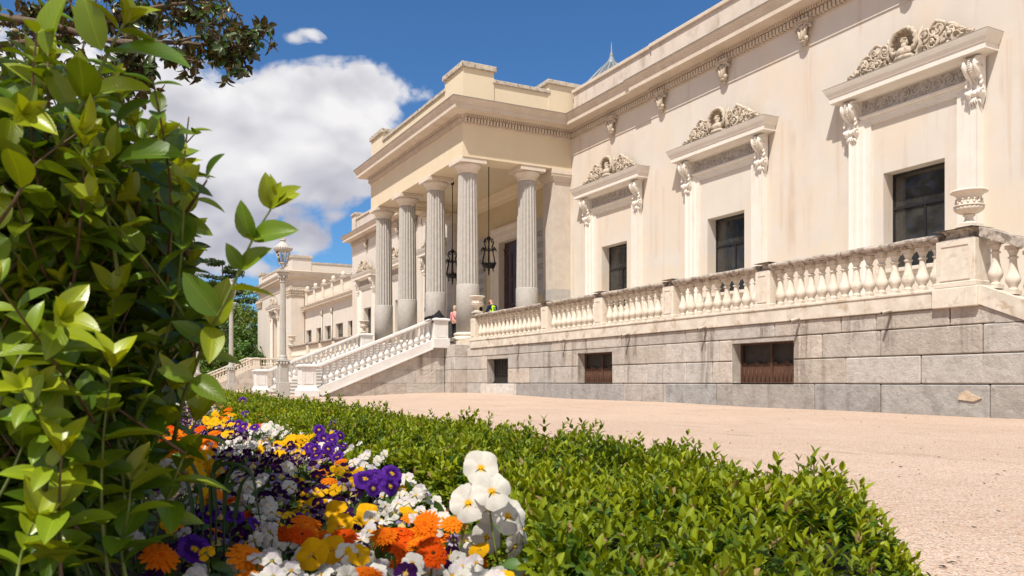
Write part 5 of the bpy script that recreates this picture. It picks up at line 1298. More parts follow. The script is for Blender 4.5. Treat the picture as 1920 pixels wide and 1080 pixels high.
for l, d, ag in (([(-40, 470), (20, 380), (70, 310), (140, 250)], .78, .35), ([(-30, 560), (60, 470), (140, 420), (215, 375)], .85, .45), ([(190, 640), (215, 540), (230, 460), (240, 390)], .95, .55), ([(200, 830), (205, 700), (212, 560)], .88, .5),
    ([(120, 900), (122, 740), (128, 590), (120, 480)], .92, .5), ([(200, 1100), (192, 960), (188, 820), (215, 690)], .82, .5), ([(120, 1120), (112, 1010), (115, 930), (118, 855)], .74, .3), ([(290, 1010), (330, 900), (350, 830), (362, 790)], .95, .4), ([(280, 700), (310, 560), (345, 450)], 1.0, .6),
    ([(-20, 800), (30, 690), (60, 640), (110, 600)], .75, .4), ([(-40, 1000), (20, 900), (60, 800), (70, 730)], .78, .5), ([(30, 1120), (40, 1040), (60, 980)], .72, .35), ([(250, 520), (290, 400), (330, 320)], 1.05, .6), ([(150, 560), (195, 420), (260, 340), (300, 330)], 1.0, .5), ([(-60, 300), (-10, 240), (40, 215)], .8, .3),
    ([(240, 1110), (232, 1030), (236, 960), (250, 900)], .82, .4), ([(230, 960), (260, 880), (300, 800), (320, 730)], .9, .5), ([(40, 640), (90, 560), (150, 500), (170, 430)], .9, .5), ([(320, 660), (345, 590), (355, 500)], 1.02, .65), ([(140, 330), (190, 280), (240, 262), (290, 250)], .95, .5), ([(60, 300), (110, 330), (190, 330), (270, 345)], .9, .55)):
    shoot([atd(x + random.uniform(-6, 6), y, d*random.uniform(.97, 1.03)) for x, y in l], .026, .055, ag, .0020, True, col=random.choice((0, 0, 1)))
for (x0, y0, x1, y1, ag) in ((473, 450, 446, 383, .5), (473, 447, 543, 421, .45), (452, 505, 428, 462, .5), (452, 505, 492, 462, .4), (409, 592, 344, 515, .5), (507, 392, 497, 330, .2), (507, 392, 547, 343, .1), (507, 392, 517, 346, .15), (383, 641, 330, 600, .5), (362, 709, 300, 690, .4), (362, 709, 415, 742, .4)):
    p0, p1 = atd(x0, y0, .86 if y0 < 600 else .89), atd(x1, y1, .84 if y0 < 600 else .87); d = p1-p0; LP.append(p0); LD.append(d.normalized()); LN.append((Vector((-.35, -.75, .5)) + Vector((random.uniform(-.4, .4), 0, random.uniform(-.3, .3)))).normalized()); LS.append(d.length*1.03); LC.append(leafcol(ag))
def inside(px, py):    # the bush's own outline as a solid (right-hand boundary by height)
    ys = [200, 260, 300, 360, 420, 500, 600, 700, 780, 860, 940, 1010, 1100, 1300]; xs = [190, 250, 300, 352, 370, 385, 388, 372, 322, 272, 238, 218, 205, 200]
    return 200 < py and px < np.interp(py, ys, xs)
rs = random.Random(17); cnt = 0
while cnt < 470:        # shorter shoots through the volume, mostly behind
    px, py, d = rs.uniform(-330, 395), rs.uniform(215, 1250), rs.choice((rs.uniform(.85, 1.15), rs.uniform(.98, 2.0)))
    if not inside(px + 25*(d-1), py): continue
    p = atd(px, py, d)
    if p.z < .03 or p.x > .25: continue
    g = Vector((rs.uniform(-.6, .6), rs.uniform(-.7, .2), rs.uniform(.2, 1.1))).normalized(); L = rs.uniform(.12, .24)
    q = p + g*L
    if not inside(px + 25*(d-1) + 1000*max(0, g.x+.25)*L/d, py - 700*L*g.z/d): continue
    cnt += 1; random.seed(cnt)
    shoot([p - g*.05, p + g*L*.4 + Vector((rs.uniform(-.02, .02), rs.uniform(-.02, .02), 0)), q], .026, .044, rs.uniform(.5, 1.05), .0022, rs.random() < .4, col=rs.choice((1, 1, 0)))
for _ in range(13500):   # inner leaves: older, with the bush's inner shade put into their dark colour
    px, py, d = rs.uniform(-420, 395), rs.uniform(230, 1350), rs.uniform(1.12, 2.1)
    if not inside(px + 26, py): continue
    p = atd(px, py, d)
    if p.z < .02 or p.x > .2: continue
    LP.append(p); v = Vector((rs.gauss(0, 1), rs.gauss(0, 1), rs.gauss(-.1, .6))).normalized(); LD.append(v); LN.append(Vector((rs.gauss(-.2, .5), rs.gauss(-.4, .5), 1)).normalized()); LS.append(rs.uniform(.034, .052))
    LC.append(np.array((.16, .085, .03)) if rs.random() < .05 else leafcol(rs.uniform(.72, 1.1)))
for _ in range(170):    # bare inner twigs
    px, py, d = rs.uniform(-200, 370), rs.uniform(300, 1200), rs.uniform(1.0, 1.9); p = atd(px, py, d)
    if not inside(px+20, py) or p.z < .05: continue
    g = Vector((rs.uniform(-.7, .7), rs.uniform(-.4, .4), rs.uniform(.2, 1))).normalized(); L = rs.uniform(.15, .4)
    if not inside(px + 20 + 900*max(0, g.x)*L, py - 900*L*g.z): continue
    stems.tube(bez([p, p+g*L*.5+Vector((rs.uniform(-.03, .03), 0, 0)), p+g*L], 6), [.0035*(1-.6*i/6) for i in range(7)], 5, 2)
for _ in range(14):     # main stems from the ground
    x, y = rs.uniform(-.75, .0), rs.uniform(1.4, 1.95); h = rs.uniform(.7, 1.2)
    stems.tube(bez([(x, y, gz(x, y)-.03), (x+rs.uniform(-.06, .06), y, h*.5), (x+rs.uniform(-.12, .12), y+rs.uniform(-.1, .1), h)], 8), [.0075*(1-.7*i/8) for i in range(9)], 6, 2)
for (x, y, d) in ((300, 350, 1.05), (285, 330, 1.08), (318, 372, 1.05), (335, 392, 1.02), (255, 330, 1.1), (350, 420, 1.0), (300, 420, 1.04)):   # clipped twig ends at the top
    p = atd(x, y+60, d); stems.tube([p, p.lerp(atd(x+rs.uniform(-8, 25), y-30, d), .6), atd(x+rs.uniform(-5, 40), y-35, d)], [.0035, .003, .0026], 5, 2)
o = stems.build('stems', [M['stemgreen'], M['stemred'], M['twig']], shrub, recalc=False); o['kind'] = 'stuff'
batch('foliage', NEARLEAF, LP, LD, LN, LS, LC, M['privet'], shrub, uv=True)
# ================================================================== clipped box hedge round the bed
hedge = thing('box_hedge', 'low clipped box hedge edging the flower bed along the gravel', 'hedge', (1.2, 4, 0))
def hin(y): return float(np.interp(y, [.3, .7, 1.0, 1.4, 2, 4, 12], [.2, .40, .58, .70, .74, .78, .80]))
def hout(y): return float(np.interp(y, [.5, .8, 1.0, 1.3, 2, 5, 12], [1.34, 1.50, 1.55, 1.56, 1.58, 1.62, 1.64]))
def htop(x, y):
    z = float(np.interp(y, [.3, .62, .85, 1.05, 1.35, 2, 6, 11], [.40, .45, .465, .475, .485, .495, .55, .60]))
    if y < 1.35:
        e = max(0, (x - np.interp(y, [.5, .8, 1.0, 1.35], [.52, .88, 1.16, 1.5]))); z -= .75*e
    z -= .05*max(0., (x - 1.28)/.34)**2
    return z + .016*math.sin(x*9+y*4) + .018*math.sin(y*6.3+1) + .011*math.sin(x*17-y*13)
HP_, HD, HN, HS, HC = [], [], [], [], []; hp2 = [[], [], [], [], []]; twg = MB()
rh = random.Random(8)
def sprig(p, g, near, L, m, bright):
    g = g.normalized(); a = g.orthogonal().normalized(); b_ = g.cross(a); ph = rh.uniform(0, PI)
    T = hp2 if near else [HP_, HD, HN, HS, HC]
    for k in range(m):
        f = k/max(1, m-1); q = p + g*(L*(f-.85)); th = ph + (k % 2)*PI/2
        for sg in (1, -1):
            s_ = (a*math.cos(th) + b_*math.sin(th))*sg
            d = (s_*(1.1 - .55*f) + g*(.55+.6*f) + Vector((0, 0, rh.uniform(-.1, .15)))).normalized(); n = (g*1.0 - d*.35 + Vector((rh.uniform(-.25, .25), rh.uniform(-.25, .25), .2))).normalized()
            T[0].append(q); T[1].append(d); T[2].append(n); T[3].append((.029 if near else .030)*rh.uniform(.75, 1.15)*(1 - .25*f))
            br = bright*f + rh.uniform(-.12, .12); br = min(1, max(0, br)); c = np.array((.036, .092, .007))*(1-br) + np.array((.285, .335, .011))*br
            if rh.random() < .03: c = np.array((.30, .20, .08))
            T[4].append(c*(1+rh.uniform(-.15, .15)))
def hedge_fill(y0, y1, dens, near, m, L):
    n = int((y1-y0)*1.0*dens)
    for _ in range(n):
        y = rh.uniform(y0, y1); xi, xo = hin(y), hout(y); x = rh.uniform(xi-.02, xo+.02); z = htop(x, y) + rh.gauss(0, .012) - .012
        br = .75 + .3*math.sin(x*5+y*2.3)*.5 + rh.uniform(-.2, .25)
        sprig(Vector((x, y, z + (rh.uniform(.01, .055) if rh.random() < .11 else 0))), Vector((rh.gauss(-.05, .33), rh.gauss(-.1, .33), 1)), near, L, m, br)
    for side in (0, 1):
        for _ in range(int(n*(.55 if side == 0 else .28))):
            y = rh.uniform(y0, y1); x = hin(y) if side == 0 else hout(y); zt = htop(x, y); z = rh.uniform(max(.15, zt-.36), zt)
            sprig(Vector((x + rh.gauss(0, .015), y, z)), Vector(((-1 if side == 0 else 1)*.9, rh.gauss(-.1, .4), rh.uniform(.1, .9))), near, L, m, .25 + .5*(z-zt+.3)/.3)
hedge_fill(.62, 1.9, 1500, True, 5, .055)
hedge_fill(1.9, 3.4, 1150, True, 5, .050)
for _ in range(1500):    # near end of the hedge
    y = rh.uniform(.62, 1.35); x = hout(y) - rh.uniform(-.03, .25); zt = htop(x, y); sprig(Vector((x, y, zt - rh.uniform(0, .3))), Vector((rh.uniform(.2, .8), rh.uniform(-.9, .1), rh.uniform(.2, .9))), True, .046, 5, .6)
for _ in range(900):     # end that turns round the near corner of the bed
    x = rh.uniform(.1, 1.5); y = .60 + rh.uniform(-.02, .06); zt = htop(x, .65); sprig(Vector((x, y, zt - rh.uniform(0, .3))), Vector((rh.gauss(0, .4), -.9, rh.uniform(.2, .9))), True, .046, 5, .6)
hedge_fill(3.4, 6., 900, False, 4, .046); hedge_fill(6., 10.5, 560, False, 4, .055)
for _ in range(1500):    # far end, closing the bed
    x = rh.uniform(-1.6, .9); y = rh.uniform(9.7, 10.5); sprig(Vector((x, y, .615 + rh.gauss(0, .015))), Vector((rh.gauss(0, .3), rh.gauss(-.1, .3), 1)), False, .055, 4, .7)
for (x, y, h) in [(onx, yy, hh) for onx, yy, hh in ((1.58, 1.32, .07), (1.5, 1.5, .05), (1.55, 1.9, .05), (1.35, 1.25, .06), (1.2, 1.4, .05), (1.6, 2.4, .05), (1.45, 3., .06), (1.62, 1.55, .045))]:
    p = Vector((x, y, htop(x, y)+h)); sprig(p, Vector((rh.uniform(-.2, .3), -.1, 1)), True, h+.03, 5, .6); twg.tube([p - Vector((0, 0, .12)), p], [.0022, .0014], 5)
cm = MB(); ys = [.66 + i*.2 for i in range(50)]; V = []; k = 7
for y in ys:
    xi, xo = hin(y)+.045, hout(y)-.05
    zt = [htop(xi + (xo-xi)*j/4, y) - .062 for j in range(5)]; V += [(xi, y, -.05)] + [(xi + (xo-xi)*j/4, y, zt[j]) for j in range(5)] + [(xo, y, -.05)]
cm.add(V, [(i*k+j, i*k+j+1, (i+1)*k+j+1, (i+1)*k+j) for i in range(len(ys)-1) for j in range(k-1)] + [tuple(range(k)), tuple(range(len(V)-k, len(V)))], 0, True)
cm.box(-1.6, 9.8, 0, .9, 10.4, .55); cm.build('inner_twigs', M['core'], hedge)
for _ in range(420):
    y = rh.uniform(.65, 3.); x = rh.choice((hin(y)+.0, hout(y), rh.uniform(hin(y), hout(y)))); z = htop(x, y)-.03; p = Vector((x, y, z)); twg.tube([p + Vector((rh.uniform(-.05, .05), rh.uniform(-.05, .05), -.16)), p], [.0028, .0014], 4)
o = twg.build('twigs', M['twig'], hedge, recalc=False); o['kind'] = 'stuff'
o = batch('sprigs', BOXN, *hp2, M['boxleaf'], hedge, uv=True)
o = batch('sprigs', BOXL, HP_, HD, HN, HS, HC, M['boxleaf'], hedge, uv=True)
# ================================================================== flower bed
def soil():
    b = MB(); xs = [-1.7 + i*.28 for i in range(10)]; ys = [.55 + i*.35 for i in range(28)]; n = len(xs)
    V = [(x, y, .30 + .012*y + .02*math.sin(x*7+y*5) - (.3 if x < -1.6 else 0)) for y in ys for x in xs]
    b.add(V, [(j*n+i, j*n+i+1, (j+1)*n+i+1, (j+1)*n+i) for j in range(len(ys)-1) for i in range(n-1)], 0, True)
    o = b.build('soil', M['soil']); tag(o, None, None, None, 'structure')
soil()
def bedz(x, y): return .455 + .0125*y + .02*math.sin(x*6.1+y*2.7) + .015*math.sin(y*7.3)
def bed_at(px, py, dz=0.):
    d = 2.
    for _ in range(30):
        p = atd(px, py, d); z = bedz(p.x, p.y) + dz; d2 = (CH - z)*FPX/max(6., py-YH); d += (d2-d)*.6; d = min(max(d, .7), 9.4)
    p = atd(px, py, d); return p, d
n = 15000; yy = .7 + 8.9*RNG.random(n)**1.5; xx = -1.1 + (np.array([hin(y) for y in yy])+1.06)*RNG.random(n)
zz = np.array([bedz(a, b_) for a, b_ in zip(xx, yy)]) - .012 - .13*RNG.random(n)**1.3
cc = np.array((.05, .105, .022))[None]*(1 + .8*RNG.random((n, 1))) + np.array((.05, .05, .0))[None]*RNG.random((n, 1))
go = batch('bedding_foliage', MIDLEAF, np.stack([xx, yy, zz], 1), rand_dir(n, .25), unit(np.array((-.2, -.35, .9))[None] + .5*RNG.normal(size=(n, 3))), .022 + .022*RNG.random(n), cc, M['bedleaf'])
tag(go, 'dense green leaves of the bedding plants between the flowers', 'bedding plants', None, 'stuff')
def petals(spec, rnd, eye=None, blotch=None, size=1.):
    b = MB()
    for (a, L, hw, z, col) in spec:
        a = R(a) + rnd.uniform(-.06, .06); R_, C_ = 7, 6; L *= rnd.uniform(.93, 1.05)*size; ph = rnd.uniform(0, 6); V = []; cols = []
        for i in range(R_+1):
            v = i/R_
            for j in range(C_+1):
                u = -1 + 2*j/C_; w = R(hw)*(.35 + .65*math.sin(PI*.5*min(1, v*1.25)))
                r = L*v*(1 - .20*abs(u)**2.4 - .05*(1-abs(u))**4); an = a + u*w
                V.append((r*math.cos(an), r*math.sin(an), size*(z + .14*v*v - .20*v**3 + v*v*(.10*math.sin(u*3.4+ph) + .05*math.sin(u*8+ph)))))
                c = col
                if eye and v < .16: c = eye
                elif blotch and .12 < v < .6: c = blotch
                k_ = (1 - .16*abs(math.sin(5.3*u+ph))*v*(1-.4*v))*rnd.uniform(.94, 1.04); cols.append(tuple(max(0, q*k_) for q in c))
        base = len(b.v); b.add(V, [(i*(C_+1)+j, i*(C_+1)+j+1, (i+1)*(C_+1)+j+1, (i+1)*(C_+1)+j) for i in range(R_) for j in range(C_)], 0, True); b.c[base:] = cols
    return b
YEL = (.92, .52, .008)
def pansy_mesh(name, top, side, low, eye, blotch=None, seed=1):
    hw_ = 44 if name == 'pansy' else 33; rnd = random.Random(seed); s = [(62, 1., hw_, -.05, top), (118, 1., hw_, -.03, top), (2, .92, hw_, .02, side), (178, .92, hw_, .03, side), (270, .98, hw_*1.25, .07, low)]
    b = petals(s, rnd, eye, blotch); b.ball((0, -.02, .07), (.07, .09, .05), 6, 4); b.c[-30:] = [YEL]*30; return b.mesh(name, [M['petal']])
def calendula_mesh(name, c1, c2, seed):
    rnd = random.Random(seed); b = MB()
    for ring, (n, L, z, tilt) in enumerate(((20, 1., -.02, .10), (18, .84, .05, .22), (15, .62, .12, .42), (12, .40, .16, .7))):
        for k in range(n):
            a = 2*PI*(k + .5*ring + rnd.uniform(-.2, .2))/n; w = .115*L**.4; l = L*rnd.uniform(.9, 1.06); t = tilt + rnd.uniform(-.1, .1); ca, sa = math.cos(a), math.sin(a); V = []; cols = []
            for v, ww, cu in ((.12, .45, 0), (.45, 1, .04), (.8, 1.05, .02), (1., .5, -.06)):
                for u in (-1, 0, 1):
                    r = l*v*math.cos(t*.6); x, y = r*ca - u*w*ww*sa, r*sa + u*w*ww*ca; V.append((x, y, z + l*v*math.sin(t)*.55 + cu - .03*abs(u))); cols.append(tuple(q*rnd.uniform(.9, 1.05) for q in (c1 if v > .3 else c2)))
            base = len(b.v); b.add(V, [(i*3+j, i*3+j+1, i*3+j+4, i*3+j+3) for i in range(3) for j in range(2)], 0, True); b.c[base:] = cols
    base = len(b.v); b.ball((0, 0, .14), (.2, .2, .11), 10, 6); b.c[base:] = [c2]*(len(b.v)-base)
    return b.mesh(name, [M['petal']])
WH = (.80, .79, .80); PU = (.095, .020, .33); PU2 = (.14, .035, .42); DP = (.030, .004, .055); LI = (.34, .26, .55); OR = (.88, .21, .006); OR2 = (.80, .10, .004); BR = (.10, .03, .005)
FM = {
 'white pansy': [pansy_mesh('pansy', WH, WH, WH, YEL, None, s) for s in (1, 2, 3)],
 'purple pansy': [pansy_mesh('pansy', PU, PU2, PU, YEL, (.045, .006, .16), s) for s in (4, 5)],
 'yellow pansy': [pansy_mesh('pansy', YEL, YEL, (.93, .50, .01), (.85, .35, .01), None, s) for s in (6, 7)] ,
 'dark violet viola': [pansy_mesh('viola', DP, (.05, .008, .10), DP, YEL, None, 8), pansy_mesh('viola', DP, (.30, .22, .5), (.75, .6, .25), YEL, None, 9)],
 'white viola': [pansy_mesh('viola', WH, WH, WH, YEL, None, 10), pansy_mesh('viola', (.74, .70, .80), WH, WH, YEL, None, 11)],
 'yellow viola': [pansy_mesh('viola', YEL, YEL, YEL, (.85, .4, .01), None, 12), pansy_mesh('viola', DP, YEL, YEL, YEL, None, 13)],
 'lilac viola': [pansy_mesh('viola', LI, LI, (.6, .5, .7), YEL, DP, 14)],
 'orange marigold': [calendula_mesh('marigold', OR, OR2, 15), calendula_mesh('marigold', (.90, .27, .01), (.7, .12, .004), 16), calendula_mesh('marigold', OR2, BR, 17)]}
SIZE = {'pansy': .0192, 'viola': .0140, 'marigold': .0192}
def cluster(meshes, seed):
    rnd = random.Random(seed); b = MB()
    for _ in range(6):
        me = rnd.choice(meshes); n = Vector((rnd.gauss(-.3, .3), rnd.gauss(-.6, .3), rnd.gauss(.6, .2))).normalized(); y = Vector((rnd.uniform(-.3, .3), 0, 1)); y = (y - n*y.dot(n)).normalized(); x = y.cross(n); c = Vector((rnd.uniform(-3.2, 3.2), rnd.uniform(-3.2, 3.2), rnd.uniform(-1.6, .6)))
        at = me.color_attributes['col'].data; base = len(b.v); s = rnd.uniform(.8, 1.1)
        b.add([c + (x*v.co.x + y*v.co.y + n*v.co.z)*s for v in me.vertices], [list(p.vertices) for p in me.polygons], 0, True); b.c[base:] = [tuple(at[i].color[:3]) for i in range(len(me.vertices))]
        q = len(b.v); b.tube([c - n*.1, c + Vector((0, 0, -2.)), c*.4 + Vector((0, 0, -6))], .09, 4); b.c[q:] = [(.08, .14, .03)]*(len(b.v)-q)
    return b.mesh('viola_plant', [M['petal']])
for k_ in [k for k in FM if k.endswith('viola')]: FM[k_ + ' plant'] = [cluster(FM[k_], 50+i) for i in range(3)]
ST = {'petal': 0}
rf_ = random.Random(31); NF = {}; stemcount = 0
def flower(kind, p, d, size=None, nrm=None, label=None, group=None, spin=None):
    global stemcount
    fam = kind.split()[-1] if 'plant' not in kind else 'viola_plant'; s = size or SIZE[fam]*rf_.uniform(.82, 1.15)
    if nrm is None:
        nrm = Vector((rf_.gauss(-.28, .28), rf_.gauss(-.50, .28), rf_.gauss(.62, .2))) if fam == 'pansy' or fam == 'viola' else Vector((rf_.gauss(-.1, .08), rf_.gauss(-.15, .08), 1.)) if fam == 'viola_plant' else Vector((rf_.gauss(-.15, .2), rf_.gauss(-.22, .2), 1.))
    z = nrm.normalized(); up = Vector((0, 0, 1)) + Vector((rf_.uniform(-.3, .3), rf_.uniform(-.3, .3), 0)); y = (up - z*up.dot(z))
    if y.length < .1: y = z.orthogonal()
    y.normalize(); x = y.cross(z)
    if spin: 
        x, y = x*math.cos(spin)+y*math.sin(spin), y*math.cos(spin)-x*math.sin(spin)
    o = link(fam, rf_.choice(FM[kind])); o.matrix_world = Matrix(((x.x*s, y.x*s, z.x*s, p.x), (x.y*s, y.y*s, z.y*s, p.y), (x.z*s, y.z*s, z.z*s, p.z), (0, 0, 0, 1)))
    if label is None:
        zone = ('near the viewer' if d < 1.6 else 'in the middle of the bed' if d < 3.4 else 'toward the far end of the bed')
        side = 'by the box hedge' if p.x > hin(p.y) - .35 else 'by the leafy shrub' if p.x < .05 + .02*d else 'amid the bed'
        if side == 'amid the bed': side = 'between hedge and shrub'
        w_ = '' if 'plant' in kind else ' bloom'; label = f'{kind}{w_} {side}, {zone}'; group = f'{kind}s {side}, {zone}'
    tag(o, label, fam.replace('_', ' '), group)
    if d < 1.75 and stemcount < 190 and fam != 'viola_plant':
        stemcount += 1; b = MB(); q = Vector((rf_.uniform(-.02, .02), rf_.uniform(-.01, .03), -rf_.uniform(.07, .11)))
        w = [p - z*s*.1, p - z*s*.6 + Vector((0, 0, -.004)), p - z*s*.5 + q*.5, p + q]
        iv = o.matrix_world.inverted(); pts = bez(w, 6); b.tube(pts, .0014, 5); b.ball(p - z*s*.12, .0035, 6, 4)
        b.v = [tuple(iv @ Vector(v)) for v in b.v]; b.build('stem', M['stemgreen'], o, local=True, recalc=False)
    return o
# blooms one can point at
N = Vector
HERO = [
 ('white pansy', 902, 878, .036, (-.35, -.85, .45), 'highest large white pansy leaning on the box hedge'), ('white pansy', 922, 922, .038, (-.2, -.9, .45), 'large white pansy just below the highest white one by the hedge'),
 ('white pansy', 878, 944, .038, (-.45, -.85, .4), 'large white pansy at the left of the white cluster by the hedge'), ('white pansy', 912, 955, .030, (-.1, -.85, .5), 'white pansy in the middle of the large white cluster, partly covered'),
 ('white pansy', 952, 968, .038, (.05, -.95, .4), 'large white pansy at the right of the white cluster'), ('white pansy', 912, 1008, .030, (-.15, -.9, .2), 'drooping white pansy at the bottom of the white cluster'),
 ('white pansy', 980, 992, .030, (.7, -.5, .2), 'white pansy turned away at the hedge side of the white cluster'), ('white pansy', 965, 1024, .024, (.2, -.7, -.2), 'shaded white pansy hanging under the white cluster'),
 ('white pansy', 985, 1078, .028, (-.1, -.7, .7), 'white pansy at the bottom photo edge by the hedge'),
 ('orange marigold', 850, 983, .028, (-.1, -.35, .9), 'orange marigold touching the large white pansy cluster'), ('orange marigold', 893, 1062, .027, (-.1, -.75, .5), 'orange marigold with a white petal before it at the bottom edge'),
 ('orange marigold', 462, 1046, .036, (.25, -.5, .8), 'largest orange marigold, at the bottom photo edge near the shrub'), ('orange marigold', 570, 983, .028, (.2, -.6, .7), 'orange marigold in front of white violas left of the yellow pansies'),
 ('orange marigold', 645, 1008, .028, (-.1, -.5, .8), 'orange marigold just under the two big yellow pansies'), ('orange marigold', 720, 1005, .028, (-.2, -.4, .9), 'flat orange marigold right of the yellow pansies'),
 ('orange marigold', 618, 903, .026, (0, -.25, 1.), 'flat orange marigold above the yellow pansies in mid bed'), ('orange marigold', 800, 985, .028, (-.7, -.5, .3), 'orange marigold seen edge-on beside the flat one by the white cluster'),
 ('orange marigold', 812, 1040, .028, (-.2, -.7, .6), 'ragged orange marigold above the lowest white blooms'), ('orange marigold', 752, 1038, .026, (.5, -.5, .5), 'wilting orange marigold behind white violas at the bottom'),
 ('orange marigold', 405, 930, .026, (.1, -.6, .7), 'reddish orange marigold shaded by the shrub'), ('orange marigold', 300, 1045, .030, (.2, -.6, .7), 'dark orange marigold in deep shade under the shrub'),
 ('yellow pansy', 637, 985, .032, (-.5, -.7, .5), 'big yellow pansy left of its yellow twin in the foreground'), ('yellow pansy', 690, 963, .028, (.0, -.85, .55), 'round yellow pansy above the flat marigold'), ('yellow pansy', 637, 951, .022, (0, -.7, .7), 'small yellow pansy above the two big ones'),
 ('yellow pansy', 768, 962, .026, (.3, -.5, .8), 'yellow pansy leaning toward the white viola clump'), ('yellow pansy', 585, 1040, .032, (-.5, -.6, .5), 'shaded yellow pansy behind the lowest white violas'), ('yellow pansy', 672, 1040, .024, (0, -.7, .6), 'yellow pansy low in the front row among white blooms'),
 ('yellow pansy', 325, 978, .034, (.3, -.8, .2), 'amber yellow pansy hanging beside the shrub'), ('yellow pansy', 383, 935, .028, (.5, -.5, -.1), 'closed drooping yellow pansy under the grass blades'),
 ('purple pansy', 365, 1030, .032, (.2, -.7, .6), 'purple pansy in the shade next to the largest marigold'), ('purple pansy', 440, 968, .026, (0, -.5, .8), 'dark purple pansy below the grass blades'), ('purple pansy', 480, 985, .024, (.6, -.5, .5), 'purple pansy turned sideways below the grass blades'),
 ('purple pansy', 685, 898, .034, (-.1, -.6, .75), 'violet pansy by the hedge, left of a pair'), ('purple pansy', 735, 888, .030, (.1, -.8, .6), 'violet pansy by the hedge, right of a pair'), ('purple pansy', 732, 912, .026, (.2, -.8, .2), 'violet pansy under the pair by the hedge'), ('purple pansy', 700, 916, .022, (-.1, -.8, .3), 'small violet pansy tucked under the pair by the hedge'),
 ('purple pansy', 628, 798, .034, (.1, -.8, .5), 'violet pansy at the top of the purple clump against the hedge'), ('purple pansy', 598, 806, .030, (-.2, -.8, .5), 'violet pansy left in the purple clump against the hedge'), ('purple pansy', 607, 822, .030, (0, -.8, .4), 'violet pansy in the heart of the purple clump'), ('purple pansy', 638, 816, .026, (.3, -.7, .4), 'violet pansy right in the purple clump'),
 ('purple pansy', 590, 842, .030, (-.2, -.8, .5), 'violet pansy lower left of the purple clump'), ('purple pansy', 615, 842, .030, (.1, -.8, .5), 'violet pansy lower right of the purple clump'),
 ('purple pansy', 455, 751, .040, (-.1, -.8, .4), 'lone purple pansy near the far end before the stairs'), ('purple pansy', 400, 739, .034, (-.1, -.8, .4), 'most distant purple pansy beside the privet leaf'),
 ('orange marigold', 477, 752, .034, (0, -.3, 1.), 'orange marigold next to the lone distant purple pansy'), ('orange marigold', 535, 771, .032, (0, -.3, 1.), 'flat orange marigold amid far white pansies'), ('orange marigold', 485, 779, .030, (0, -.3, 1.), 'orange marigold left of the far white pansies'),
 ('orange marigold', 394, 831, .032, (0, -.8, .6), 'round amber marigold facing the viewer near the shrub'), ('orange marigold', 418, 762, .030, (0, -.3, 1.), 'dark orange marigold in the far part by the yellow pansies'), ('orange marigold', 490, 798, .028, (.1, -.4, .9), 'orange marigold before the far white pansies')]
for kind, px, py, s, nv, lab in HERO:
    p, d = bed_at(px, py, .035 if 'white cluster' in lab or 'hedge' in lab else .02)
    if px > 840: p = atd(px, py, 1.16 + .03*math.sin(px)); d = 1.16
    flower(kind, p, d, s*(.80 if 'cluster' in lab or 'hedge' in lab else .76), N(nv), lab, None, rf_.uniform(-.25, .25))
PATCH = [(625, 812, 'purple pansy'), (600, 845, 'purple pansy'), (710, 905, 'purple pansy'), (545, 795, 'white pansy'), (520, 785, 'white pansy'), (560, 785, 'white pansy'), (575, 778, 'white pansy'), (480, 805, 'white viola'), (500, 815, 'white viola'), (760, 925, 'white viola'), (735, 955, 'white viola'), (790, 960, 'white viola'), (650, 1000, 'white viola'),
 (600, 1010, 'white viola'), (690, 1060, 'white viola'), (740, 1070, 'white viola'), (560, 1045, 'white viola'), (620, 1060, 'white viola'), (640, 1030, 'white viola'), (800, 1060, 'white viola'), (540, 1010, 'white viola'), (670, 865, 'white viola'), (640, 880, 'yellow viola'), (450, 752, 'purple pansy'), (430, 760, 'orange marigold'), (500, 770, 'orange marigold'), (385, 765, 'white pansy'), (410, 785, 'yellow pansy'), (460, 790, 'purple pansy'), (360, 780, 'dark violet viola'), (350, 815, 'orange marigold'), (345, 840, 'orange marigold'), (480, 885, 'dark violet viola'), (545, 855, 'dark violet viola'), (590, 885, 'dark violet viola'), (600, 960, 'dark violet viola'), (720, 975, 'white viola'), (560, 950, 'yellow viola'), (560, 1000, 'orange marigold'), (760, 1010, 'orange marigold'), (600, 1000, 'orange marigold'), (520, 930, 'dark violet viola'), (530, 838, 'yellow pansy'), (560, 838, 'yellow pansy'), (515, 845, 'yellow pansy'), (430, 790, 'yellow pansy'), (405, 770, 'yellow pansy'), (625, 880, 'yellow viola'), (560, 905, 'yellow viola'), (600, 930, 'yellow viola'),
 (460, 860, 'dark violet viola'), (500, 870, 'dark violet viola'), (540, 885, 'dark violet viola'), (570, 915, 'dark violet viola'), (520, 905, 'lilac viola'), (430, 815, 'dark violet viola'), (395, 805, 'dark violet viola'), (365, 795, 'dark violet viola'), (610, 920, 'dark violet viola'), (660, 935, 'dark violet viola'), (440, 930, 'dark violet viola'), (460, 780, 'purple pansy'), (470, 935, 'white viola'), (470, 905, 'white viola'), (350, 865, 'white pansy'), (370, 880, 'yellow pansy'), (340, 850, 'yellow pansy'), (385, 815, 'orange marigold'), (440, 835, 'white viola'), (470, 840, 'white viola'), (555, 870, 'white viola'),
 (300, 930, 'white viola'), (420, 1000, 'dark violet viola'), (510, 1050, 'white viola'), (820, 1070, 'white viola'), (700, 985, 'yellow viola'), (440, 770, 'orange marigold'), (510, 775, 'orange marigold'), (550, 975, 'yellow viola'), (620, 950, 'dark violet viola'), (500, 955, 'white viola')]
caps = {'pansy': 250, 'viola': 560, 'marigold': 120}; have = {'pansy': 0, 'viola': 0, 'marigold': 0}
def bed_right(py): return float(np.interp(py, [745, 770, 800, 850, 900, 950, 1000, 1090], [520, 590, 655, 700, 770, 830, 870, 960]))
def bed_left(py): return float(np.interp(py, [745, 800, 900, 1000, 1090], [330, 300, 260, 240, 235]))
